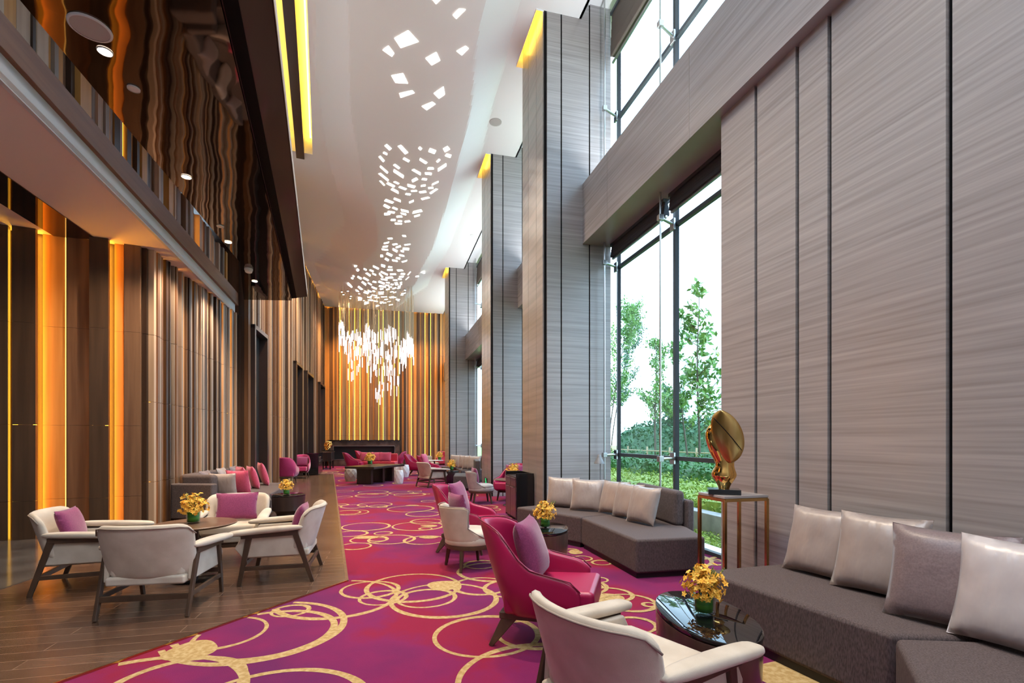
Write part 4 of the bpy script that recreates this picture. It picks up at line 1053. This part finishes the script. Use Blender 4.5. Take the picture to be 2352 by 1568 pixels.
# reading lamp behind the sofa
lp=V(1.44,8.02,0)
if True:
    lamp=thing('floor_lamp','grey reading lamp behind the sofa beside the tall window','floor lamp',lp)
    b=MB(); b.lathe([(.001,0),(.12,0),(.12,.012),(.02,.02),(.001,.02)],M['lampgrey'],n=28,cap=False); b.build('base',lamp)
    b=MB(); b.tube([V(0,0,.015),V(0,0,1.0),V(-.01,-.005,1.06)],.007,M['lampgrey']); b.build('pole',lamp,smooth=True)
    b=MB(); b.lathe([(.085,1.02),(.08,1.04),(.045,1.10),(.028,1.14),(.026,1.165),(.001,1.17)],M['lampgrey'],c=(-.02,-.01,0),n=28,cap=False); b.build('lamp_shade',lamp,smooth=True)
# green exit sign low on the side of the middle column
t=thing('exit_sign','small green running-figure exit sign low on the middle stone column','sign',st(12.5,2.526,.33),math.atan2(TX,-TY))
b=MB(); b.box((0,.0,0),(.30,.012,.16),M['black']); b.build('sign_plate',t)
b=MB(); F2=.010
def bar(a,c,w): b.beam(V(a[0],.0085,a[1]),V(c[0],.0085,c[1]),.004,w,M['green_sign'],up=(1,0,.01))
for a_,c_,w in (((0,.0),(.015,.04),.03),((0,0),(-.04,-.03),.018),((-.04,-.03),(-.07,-.02),.016),((0,0),(.03,-.035),.018),((.03,-.035),(.02,-.07),.016),((.012,.035),(-.03,.02),.014),((.015,.035),(.05,.015),.014)): bar(a_,c_,w)
b.lathe([(.001,-.014),(.014,0),(.001,.014)],M['green_sign'],c=(.02,.008,.06),n=10,cap=False)
b.build('running_figure',t)
# ================================================================== glowing ceiling cut-outs
def quad_light(pts, label, group):
    zz=[]
    P3=[]
    for px,py in pts:
        p=at(px,py,ZC-DROP+.0)
        s=-TY*p.x+TX*p.y; t_=TX*p.x+TY*p.y
        z=cz(s,t_); p=at(px,py,z-.002); P3.append(p)
    c=sum(P3,V(0,0,0))/len(P3)
    b=MB(); b.prism([(p.x-c.x,p.y-c.y) for p in P3],-.006,.012,M['panel']); o=b.build('ceiling_light'); o.location=c
    return tag(o,label,'ceiling light',group)
def rq(x,y,l,w,a,rnd):
    a=math.radians(a); ca,sa=math.cos(a),math.sin(a); k=[rnd.uniform(.78,1.1) for _ in range(4)]; sk=rnd.uniform(-.18,.18)
    out=[]
    for (i,j),kk in zip(((-1,-1),(1,-1),(1,1),(-1,1)),k):
        u=i*l*.45*kk+j*sk*l*.25; v=j*w*.37*kk; out.append((x+u*ca-v*sa,y+u*sa+v*ca))
    return out
NEAR=[((600,172),(662,137),(708,187),(628,215)),((547,225),(573,206),(598,240),(588,254)),((740,262),(788,235),(805,272),(767,293)),((880,230),(920,207),(933,218),(903,248)),((863,68),(890,40),(920,42),(878,84)),((768,-6),(808,-4),(787,17)),((586,340),(638,330),(660,375),(605,372)),((622,420),(680,407),(690,418),(628,439)),((777,420),(820,390),(826,425),(800,443)),((723,478),(770,458),(784,468),(745,495))]
NL=['largest glowing quadrilateral in the white ceiling, a near one','small glowing quadrilateral just left of the largest one in the ceiling','squarish glowing panel right below the largest one in the ceiling','small glowing panel nearest the tall column side of the near cluster','slanted glowing panel near the top of the picture in the ceiling','glowing ceiling panel cut by the top edge of the picture','flat diamond glowing panel on the left of the near ceiling cluster','thin glowing sliver just under the flat diamond panel in the ceiling','kite shaped glowing panel at the lower right of the near ceiling cluster','lowest glowing panel of the near ceiling cluster']
for q,l in zip(NEAR,NL): quad_light([(600+x/1.96,y/1.96) for x,y in q],l,'glowing cut-outs of the near ceiling cluster')
rnd=random.Random(4)
SW2=[(295,198,140,70,42),(537,233,190,70,48),(820,220,60,60,40),(1018,262,110,80,20),(1248,228,100,90,-30),(1278,333,100,70,20),(250,298,75,40,25),(190,388,120,45,50),(593,405,120,50,28),(866,427,160,55,33),(1117,420,75,40,-45),(437,515,130,50,38),(227,565,190,40,42),(994,545,120,50,0),(1180,528,200,60,-33),(465,630,200,55,33),(762,598,170,50,30),(953,632,115,45,3),(232,690,220,45,40),(203,788,130,30,48),(728,732,110,60,-30),(893,722,95,45,8),(433,780,95,35,28),(342,815,145,45,28),(535,868,150,45,22),(672,838,140,55,15),(1070,785,140,30,-25),(870,827,80,35,-5),(994,865,85,32,-5),(407,908,145,50,28),(717,913,105,28,-3),(860,932,125,40,-8),(1042,915,145,35,-35),(623,968,90,38,12),(445,1058,140,45,22),(320,1090,160,50,20),(907,1033,140,35,-15),(678,1090,85,35,-22),(273,1170,110,50,28),(408,1200,95,38,25),(345,1260,130,40,10),(285,1293,110,45,-3),(573,1243,145,45,12),(775,1248,180,55,-12),(542,1290,100,35,12),(477,1333,105,40,-5),(766,1322,115,35,-15),(378,1388,80,40,5),(490,1407,75,28,5),(608,1413,105,35,-8),(465,1450,120,32,3)]
for x,y,l,w,a in SW2: quad_light([(850+u/7.127,310+v/7.127) for u,v in rq(x,y,l,w,a,rnd)],'small glowing cut-out among the middle swarm of the white ceiling','glowing cut-outs of the middle ceiling swarm')
SW3=[(1378,102,75,40,0),(1097,155,105,38,-3),(1022,243,125,38,-12),(1195,268,105,38,-12),(1443,275,145,30,-8),(998,315,120,45,-5),(1257,318,110,45,-15),(998,375,140,38,3),(1193,388,110,55,25),(1415,362,130,60,5),(1343,408,70,35,20),(930,500,60,65,0),(1087,475,130,60,25),(1333,493,125,45,12),(1033,570,85,55,30),(1255,545,85,45,15),(1193,595,135,50,8),(1385,610,120,35,-15),(437,703,115,38,8),(480,805,140,60,40),(597,770,80,45,25),(725,795,90,38,25),(813,733,130,42,25),(957,700,90,65,15),(1103,722,90,40,5),(1090,780,120,45,0),(1293,790,135,50,-5),(663,868,115,50,35),(778,868,90,38,20),(983,848,155,38,25),(913,890,120,38,50),(1160,865,125,40,-3),(1353,860,95,45,5),(385,912,95,38,30),(485,937,90,42,30),(350,950,65,40,30),(615,965,130,45,30),(1080,933,170,50,-5),(1320,915,95,40,0),(978,975,145,38,5),(1198,985,105,35,3),(1292,965,80,35,8),(575,1045,115,50,38),(690,1058,95,32,32),(787,1018,85,40,12),(930,1035,140,50,22),(1053,1038,85,35,5),(1137,1072,60,40,10),(1220,1040,70,28,-10),(1315,1033,48,22,-15),(293,1088,140,50,42),(1040,1088,80,35,10),(1230,1075,70,30,-10),(1317,1068,40,35,0),(942,1108,155,48,8),(1105,1122,70,30,0),(1283,1110,60,28,-15),(497,1145,115,50,38),(778,1140,125,40,22),(928,1163,75,38,-5),(1053,1168,85,35,-12),(1178,1150,85,30,-20),(1272,1145,70,25,-18),(455,1203,115,35,22),(688,1208,95,35,22),(630,1222,120,30,22),(773,1208,60,35,12),(918,1225,120,25,-3),(1133,1218,70,22,-10),(1187,1232,75,22,-15),(1365,1250,100,25,-10),(915,1260,110,25,0),(612,1243,110,22,20),(785,1290,110,25,10),(1335,1283,60,20,0),(675,1330,100,28,12),(832,1333,105,22,3),(960,1322,100,22,0),(700,1385,105,30,5),(497,1340,85,25,10),(497,1378,85,22,8),(1130,1330,100,40,-8),(1250,1375,90,35,5),(630,1443,110,32,5),(810,1405,90,25,8),(930,1425,75,35,-5),(1020,1370,90,25,-8),(1110,1478,85,25,-5),(852,1495,85,22,3),(985,1440,80,20,-8),(1075,1412,80,18,-10),(1480,848,90,18,-50),(1440,950,110,14,-42),(1728,828,115,25,-20),(1773,845,50,18,-25),(1635,908,80,32,-12)]
for x,y,l,w,a in SW3: quad_light([(770+u/8.709,530+v/8.709) for u,v in rq(x,y,l,w,a,rnd)],'tiny glowing cut-out among the far swarm above the chandelier','glowing cut-outs of the far ceiling swarm')

# ================================================================== chandelier of hanging rods
ch=thing('chandelier','cloud of white glass rods hanging before the glowing slatted far wall','chandelier',(xat(866,23),23,ZC-DROP))
env=[(115,60,690,1),(200,110,560,.9),(225,420,690,.3),(270,210,1060,.55),(330,260,1080,.55),(400,225,990,.6),(450,270,880,.8),(500,240,1010,.75),(540,180,940,.8),(590,100,1000,.8),(620,215,1190,.6),(650,250,560,.9),(680,240,1320,.6),(720,370,1400,.6),(750,240,1440,.65),(790,240,1420,.6),(830,180,1500,.6),(870,290,900,.9),(905,130,1510,.75),(930,200,1430,.7),(960,190,1280,.7),(1000,230,1260,.7),(1040,240,1370,.6),(1090,540,950,.6),(1120,240,1070,.6),(1160,440,900,.7),(1200,240,760,.7),(1240,370,700,.9),(1270,340,680,.9),(1300,500,910,.7)]
rnd=random.Random(12); rods=[]
for i in range(310):
    a=rnd.randrange(len(env)-1); f=rnd.random(); e=[env[a][k]+(env[a+1][k]-env[a][k])*f for k in range(4)]
    L=rnd.uniform(110,190); top=e[1]+rnd.random()**1.5*max(0,(e[2]-e[1]-L))
    x=760+e[0]/6.819; y0=720+top/6.819; y1=720+(top+L)/6.819; D=rnd.uniform(21.3,24.6)
    rods.append((V(xat(x,D),D,zat(y0,D)),V(xat(x,D),D,zat(y1,D)),rnd.uniform(.019,.028)*D/23))
o0=V(xat(866,23),23,ZC-DROP)
more=MB(); wires=MB()
for i,(a,c,r) in enumerate(rods):
    a=a-o0; c=c-o0
    zt=cz(-TY*(a.x+o0.x)+TX*(a.y+o0.y),TX*(a.x+o0.x)+TY*(a.y+o0.y))-o0.z
    wires.tube([V(a.x,a.y,zt),a],.0035,M['wire'],n=4,cap=False)
    if i<100:
        b=MB(); b.tube([c,a],r,M['crystal'],n=7); b.build('glass_rod',ch)
    else: more.tube([c,a],r,M['crystal'],n=7)
o=more.build('glass_rods',ch); o['kind']='stuff'
o=wires.build('suspension_wires',ch); o['kind']='stuff'
for i,(px,py) in enumerate(((785,668),(799,666),(789,674),(806,678),(805,683),(825,672),(826,679),(852,678),(887,679),(908,680),(930,664),(836,688),(875,694),(915,688))):
    p=at(px,py,ZC-.17); s=-TY*p.x+TX*p.y; t_=TX*p.x+TY*p.y; z=cz(s,t_); p=at(px,py,z)
    b=MB(); b.lathe([(.05,-.05),(.055,0)],M['steel'],n=14); b.lathe([(.04,-.052),(.001,-.056)],M['bulb'],n=14,cap=False); o=b.build('downlight'); o.location=p
    tag(o,'tiny bright spotlight in the ceiling above the hanging glass rods','spotlight','spotlights above the chandelier')

# ================================================================== fittings in the mirrored canopy and ceiling
def disc(name,label,cat,p,r,mm,glow=None,ring='whitepaint',group=None,depth=.012):
    t=thing(name,label,cat,p,0,group)
    b=MB(); b.lathe([(r*1.14,-.0),(r*1.12,-depth),(r,-depth)],M[ring],n=32,cap=False); b.build('trim_ring',t,smooth=True)
    b=MB(); b.lathe([(r,-depth*.8),(.001,-depth*.8)],M[mm],n=32,cap=False); b.build('grille' if glow is None else 'bulb',t)
    return t
M['grille']=mat('speaker grille',(.50,.47,.45),.6)
disc('ceiling_speaker','large round white speaker in the dark mirrored canopy','speaker',at(207,63,zM-.001),.125,'grille')
disc('ceiling_speaker','round grey speaker in the white ceiling near the tall column','speaker',at(1138,280,ZC-.001),.12,'grille',ring='grille')
for (px,py),l in zip(((241,117),(428,405),(524,555),(585,645)),('glowing downlight nearest the large speaker in the mirrored canopy','glowing downlight in the middle of the mirrored canopy','glowing downlight farther along the mirrored canopy','glowing downlight at the far end of the mirrored canopy')):
    disc('downlight',l,'downlight',at(px,py,zM-.001),.05,'bulb',glow=1,group='downlights in the mirrored canopy')
    p=at(px,py,zM-.04); sp=bpy.data.lights.new('spot','SPOT'); sp.energy=160; sp.color=(1,.80,.58); sp.spot_size=1.7; sp.spot_blend=.7; sp.shadow_soft_size=.05
    so=bpy.data.objects.new('spot_lamp',sp); so.location=p; COL.objects.link(so)
for (px,py),l in zip(((307,203),(506,519)),('small white blank disc between two downlights in the mirrored canopy','small white blank disc beyond the middle downlight in the canopy')):
    disc('sprinkler_cover',l,'sprinkler cover',at(px,py,zM-.001),.045,'whitepaint')
p=at(571,617,zM-.001); t=thing('smoke_detector','white domed smoke detector at the far end of the mirrored canopy','smoke detector',p)
b=MB(); b.lathe([(.075,0),(.075,-.03)],M['white'],n=24); b.build('base',t); b=MB(); b.lathe([(.07,-.03),(.06,-.07),(.03,-.085),(.001,-.087)],M['white'],n=24,cap=False); b.build('dome',t,smooth=True)
disc('downlight','tiny white downlight in the far white ceiling near the middle column','downlight',at(1084,540,ZC-.001),.06,'whitepaint')

# ================================================================== garden
gm=MB()
gm.prism([tuple(st(-8,4.1)[:2]),tuple(st(60,4.1)[:2]),tuple(st(60,4.75)[:2]),tuple(st(-8,4.75)[:2])],-.3,-.02,M['grass'])
gm.prism([tuple(st(-12,4.75)[:2]),tuple(st(90,4.75)[:2]),tuple(st(90,90)[:2]),tuple(st(-12,90)[:2])],-.3,.08,M['grass'])
struct(gm.build('ground'))
k=MB(); k.prism([tuple(st(-6,4.68)[:2]),tuple(st(60,4.68)[:2]),tuple(st(60,4.92)[:2]),tuple(st(-6,4.92)[:2])],-.1,.30,M['kerb']); struct(k.build('kerb',bevel=.01))
def leaves(b,c,rad,n,size,m,rnd,up=.5):
    for i in range(n):
        while True:
            u=V(rnd.uniform(-1,1),rnd.uniform(-1,1),rnd.uniform(-1,1))
            if u.length<=1: break
        l=u.length; u=u*(max(.6,l)/max(l,.01)) if rnd.random()<.6 else u
        p=c+V(u.x*rad[0],u.y*rad[1],u.z*rad[2]); n1=V(rnd.gauss(0,1),rnd.gauss(0,1),rnd.gauss(0,1)+up).normalized()
        x=n1.cross(V(rnd.random(),rnd.random(),.3)).normalized(); y=n1.cross(x); s=size*rnd.uniform(.6,1.3)
        b.add([p-x*s,p-y*s*.45+n1*s*.1,p+x*s,p+y*s*.45+n1*s*.1],[(0,1,2,3)],m)
def hedge(label,s0,s1,t0,t1,z0,z1a,z1b,n,size,m,seed):
    rnd=random.Random(seed); b=MB()
    bb=MB()
    # dense twiggy core of the clipped mass
    rows=[]
    for i in range(41):
        s=s0+(s1-s0)*i/40; r=[]
        for j in range(9):
            f=j/8; t=t0+(t1-t0)*f; zz=(z1a+(z1b-z1a)*f)*(.80+.1*math.sin(s*3.1+j)+.06*math.sin(s*7+2*j)); 
            if j in (0,8): zz=z0
            r.append(st(s,t+.1*math.sin(s*2.3+j),zz))
        rows.append(r)
    b.grid(rows,m)
    for i in range(n):
        s=rnd.uniform(s0,s1); f=rnd.random(); t=t0+(t1-t0)*f; zt=z1a+(z1b-z1a)*f
        z=zt*(.84+.12*math.sin(s*3.1+f*8)+.05*math.sin(s*9+f*20))+rnd.gauss(0,.035)
        if rnd.random()<.25: t=t0+rnd.uniform(-.05,.1); z=rnd.uniform(z0,z1a)
        p=st(s,t,z); n1=V(rnd.gauss(0,1),rnd.gauss(0,1),abs(rnd.gauss(0,1))+.3).normalized(); x=n1.cross(V(rnd.random(),rnd.random(),.3)).normalized(); y=n1.cross(x); sz=size*rnd.uniform(.6,1.3)
        b.add([p-x*sz,p-y*sz*.5,p+x*sz,p+y*sz*.5],[(0,1,2,3)],m)
    o=b.build('hedge'); return tag(o,label,'hedge')
hedge('low bright green hedge just behind the concrete kerb outside the window',3.5,16,4.95,6.7,.08,.52,.62,9000,.035,M['leaf1'],1)
hedge('darker green hedge behind the low bright one outside the window',3.5,20,7.0,9.0,.08,.80,.98,8000,.05,M['leaf2'],2)
hedge('tall dark treeline of shrubs at the back of the garden',2,34,17,20,.08,2.2,3.1,9000,.13,M['leaf4'],3)
# ground cover in the strip by the glass
rnd=random.Random(8); b=MB()
for i in range(3500):
    p=st(rnd.uniform(4,9),rnd.uniform(4.15,4.66),rnd.uniform(-.01,.07)); n1=V(rnd.gauss(0,1),rnd.gauss(0,1),1).normalized(); x=n1.cross(V(rnd.random(),1,.3)).normalized(); y=n1.cross(x); s=.02*rnd.uniform(.6,1.4)
    b.add([p-x*s,p-y*s*.5,p+x*s,p+y*s*.5],[(0,1,2,3)],M['leaf1'])
o=b.build('ground_cover'); tag(o,'weedy yellow green ground cover between the window sill and the kerb','ground cover'); o['kind']='stuff'
def tree(label,base,h,seed,nb,lf,size,m,spread,lean=(0,0),trunk=.05,bare=.25):
    rnd=random.Random(seed); t=thing('tree',label,'tree',base,0,'trees in the garden')
    b=MB(); fo=MB(); top=V(lean[0],lean[1],h)
    main=[V(lean[0]*(f**1.6)+.04*math.sin(7*f+seed),lean[1]*(f**1.6)+.04*math.cos(6*f+seed),h*f) for f in [i/8 for i in range(9)]]
    b.tube(main,[trunk*(1-.85*i/8) for i in range(9)],M['bark'],n=7)
    for k in range(nb):
        f=rnd.uniform(bare,.95); i=min(7,int(f*8)); p=main[i].lerp(main[i+1],f*8-i); a=rnd.random()*2*PI; L=spread*(1.1-f*.75)*rnd.uniform(.6,1.2)
        q=p+V(math.cos(a)*L*.75,math.sin(a)*L*.75,L*.75); mid=p.lerp(q,.5)+V(0,0,-.06*L)
        b.tube([p,mid,q],[trunk*.4*(1-f*.6),trunk*.28*(1-f*.6),trunk*.08],M['bark'],n=5)
        for j in range(lf):
            g=rnd.uniform(.25,1.08); c=p.lerp(q,g)+V(rnd.gauss(0,.13),rnd.gauss(0,.13),rnd.gauss(0,.12))*spread*.55
            n1=V(rnd.gauss(0,1),rnd.gauss(0,1),rnd.gauss(0,1)+.4).normalized(); x=n1.cross(V(rnd.random(),rnd.random(),.3)).normalized(); y=n1.cross(x); s=size*rnd.uniform(.6,1.3)
            fo.add([c-x*s,c-y*s*.5,c+x*s,c+y*s*.5],[(0,1,2,3)],m)
    b.build('trunk',t,smooth=True); fo.build('foliage',t)
def tpos(px,t):
    s=t_px(px,t); return st(s,t,.06)
tree('slender tree with large fresh leaves outside beside the panelled wall',tpos(1604,9.6),6.3,1,26,40,.10,M['leaf3'],1.3,trunk=.045,bare=.22)
tree('slender young tree just left of the large-leaved one outside the window',tpos(1580,10.4),4.9,2,16,40,.095,M['leaf3'],1.1,lean=(-.5,.2),trunk=.04,bare=.25)
tree('thin tree behind the middle of the window glass outside',tpos(1506,13),6.6,3,26,60,.09,M['leaf3'],1.5,trunk=.06,bare=.3)
tree('bamboo-like tree leaning in from the left edge of the window',tpos(1398,13),9.5,4,34,110,.085,M['leaf3'],2.1,lean=(1.3,-.5),trunk=.05,bare=.3)
tree('second leaning bamboo-like tree at the left edge of the window',tpos(1404,16),10.5,5,30,100,.09,M['leaf4'],2.1,lean=(1.9,-.6),trunk=.05,bare=.35)
tree('dark tree far back between the slender trees outside',tpos(1540,18),4.5,6,26,60,.12,M['leaf4'],2.0,trunk=.09)
# bamboo rail fence
fb=thing('rail_fence','low bamboo rail fence behind the dark hedge in the garden','fence',(0,0,0))
b=MB(); b.tube([st(8,12.6,.85),st(30,12.6,.85)],.03,M['bamboo'],n=6); b.build('rail',fb,smooth=True)
for i in range(9):
    b=MB(); b.tube([st(10+2*i,12.6,.05),st(10+2*i,12.6,1.05)],.045,M['bamboo'],n=6); b.build('post',fb,smooth=True)
# pale towers in the haze
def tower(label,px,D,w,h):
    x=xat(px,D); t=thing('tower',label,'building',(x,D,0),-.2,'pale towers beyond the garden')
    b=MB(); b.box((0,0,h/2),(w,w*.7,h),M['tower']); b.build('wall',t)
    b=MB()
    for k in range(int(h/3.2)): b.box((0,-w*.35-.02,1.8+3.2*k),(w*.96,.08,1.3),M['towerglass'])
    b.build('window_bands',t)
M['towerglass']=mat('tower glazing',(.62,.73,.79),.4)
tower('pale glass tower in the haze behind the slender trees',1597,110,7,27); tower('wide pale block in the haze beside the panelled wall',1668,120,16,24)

# ================================================================== light
w=bpy.data.worlds.new('overcast'); S.world=w; w.use_nodes=True; nt=w.node_tree; bg=nt.nodes['Background']
tc=nt.nodes.new('ShaderNodeTexCoord'); sx=nt.nodes.new('ShaderNodeSeparateXYZ'); r=nt.nodes.new('ShaderNodeValToRGB')
nt.links.new(tc.outputs['Generated'],sx.inputs[0]); nt.links.new(sx.outputs['Z'],r.inputs[0])
r.color_ramp.elements[0].position=0; r.color_ramp.elements[0].color=(.62,.81,1,1); r.color_ramp.elements[1].position=.7; r.color_ramp.elements[1].color=(.52,.74,1,1)
nt.links.new(r.outputs[0],bg.inputs[0]); bg.inputs[1].default_value=5.2
def area(name,loc,rot,sx_,sy_,e,col):
    l=bpy.data.lights.new(name,'AREA'); l.shape='RECTANGLE'; l.size=sx_; l.size_y=sy_; l.energy=e; l.color=col
    o=bpy.data.objects.new(name,l); o.location=loc; o.rotation_euler=rot; COL.objects.link(o); return o
# spots of the chandelier and added warm fill spots over the lounge
def spot(p,e,size=1.2,col=(1,.82,.62),rot=(0,0,0),rad=.06):
    l=bpy.data.lights.new('spot','SPOT'); l.energy=e; l.color=col; l.spot_size=size; l.spot_blend=.8; l.shadow_soft_size=rad
    o=bpy.data.objects.new('spot_lamp',l); o.location=p; o.rotation_euler=rot; COL.objects.link(o)
for s,t_ in ((4.5,.3),(8,.6),(12,.4),(17,0),(22,-.3),(25,-.2)): spot(st(s,t_,ZC-DROP-.12),1150,1.7)
for s,t_ in ((-.8,-.8),(-.8,1.6),(1.2,.4),(2.8,-.6)): spot(st(s,t_,ZC-.3),430,2.3,(1,.88,.76),rad=.3)  # overhead fill added out of view to light the foreground
# unseen fill added above the beam ledges and mirrored canopy to brighten the ceiling
for a_,c_ in ((0,7.4),(9.2,11.7),(13.3,20),(21.8,27)):
    p=st((a_+c_)/2,3.5,5.76); o=area('ledge_fill',p,(PI,0,0),.15,c_-a_,30*(c_-a_),(.86,.93,1)); o.rotation_euler=(Matrix.Rotation(math.atan2(-TX,TY)+PI/2,4,'Z')@Matrix.Rotation(PI,4,'X')@Matrix.Rotation(-.5,4,'Y')).to_euler()
p=V(-3.2,6.5,4.95); o=area('canopy_fill',p,(PI,0,0),.15,8,25,(1,.62,.36)); o.rotation_euler=(Matrix.Rotation(.35,4,'Z')@Matrix.Rotation(PI,4,'X')).to_euler()
for s,t_ in ((25.6,-2.4),(25.6,-1.0),(25.6,.4),(25.6,1.8)): spot(st(s,t_,ZC-.3),1000,1.7,(1,.56,.18),rot=(.3,0,-.25))  # unseen spots added and tinted orange to turn the far wall amber
for i in range(5):
    s=12.6+2.9*i; spot(st(s,-1.3,ZC-.35),1350,1.3,(1,.78,.54),rot=(0,.62,0))
for x,y in ((-4.6,5.4),(-5.2,8.2),(-4.9,6.8),(-5.6,9.8)): spot(V(x,y,4.33),200,2.0,(1,.78,.55),rot=(0,.30,0))

S.view_settings.view_transform='Standard'; S.view_settings.look='None'; S.view_settings.gamma=1; S.view_settings.exposure=0
c=S.cycles
c.max_bounces=5; c.diffuse_bounces=3; c.glossy_bounces=3; c.transmission_bounces=5; c.transparent_max_bounces=8
c.caustics_reflective=False; c.caustics_refractive=False; c.sample_clamp_indirect=4; c.sample_clamp_direct=0
c.use_denoising=True; c.denoiser='OPENIMAGEDENOISE'
c.use_adaptive_sampling=True; c.adaptive_threshold=.08; c.adaptive_min_samples=16
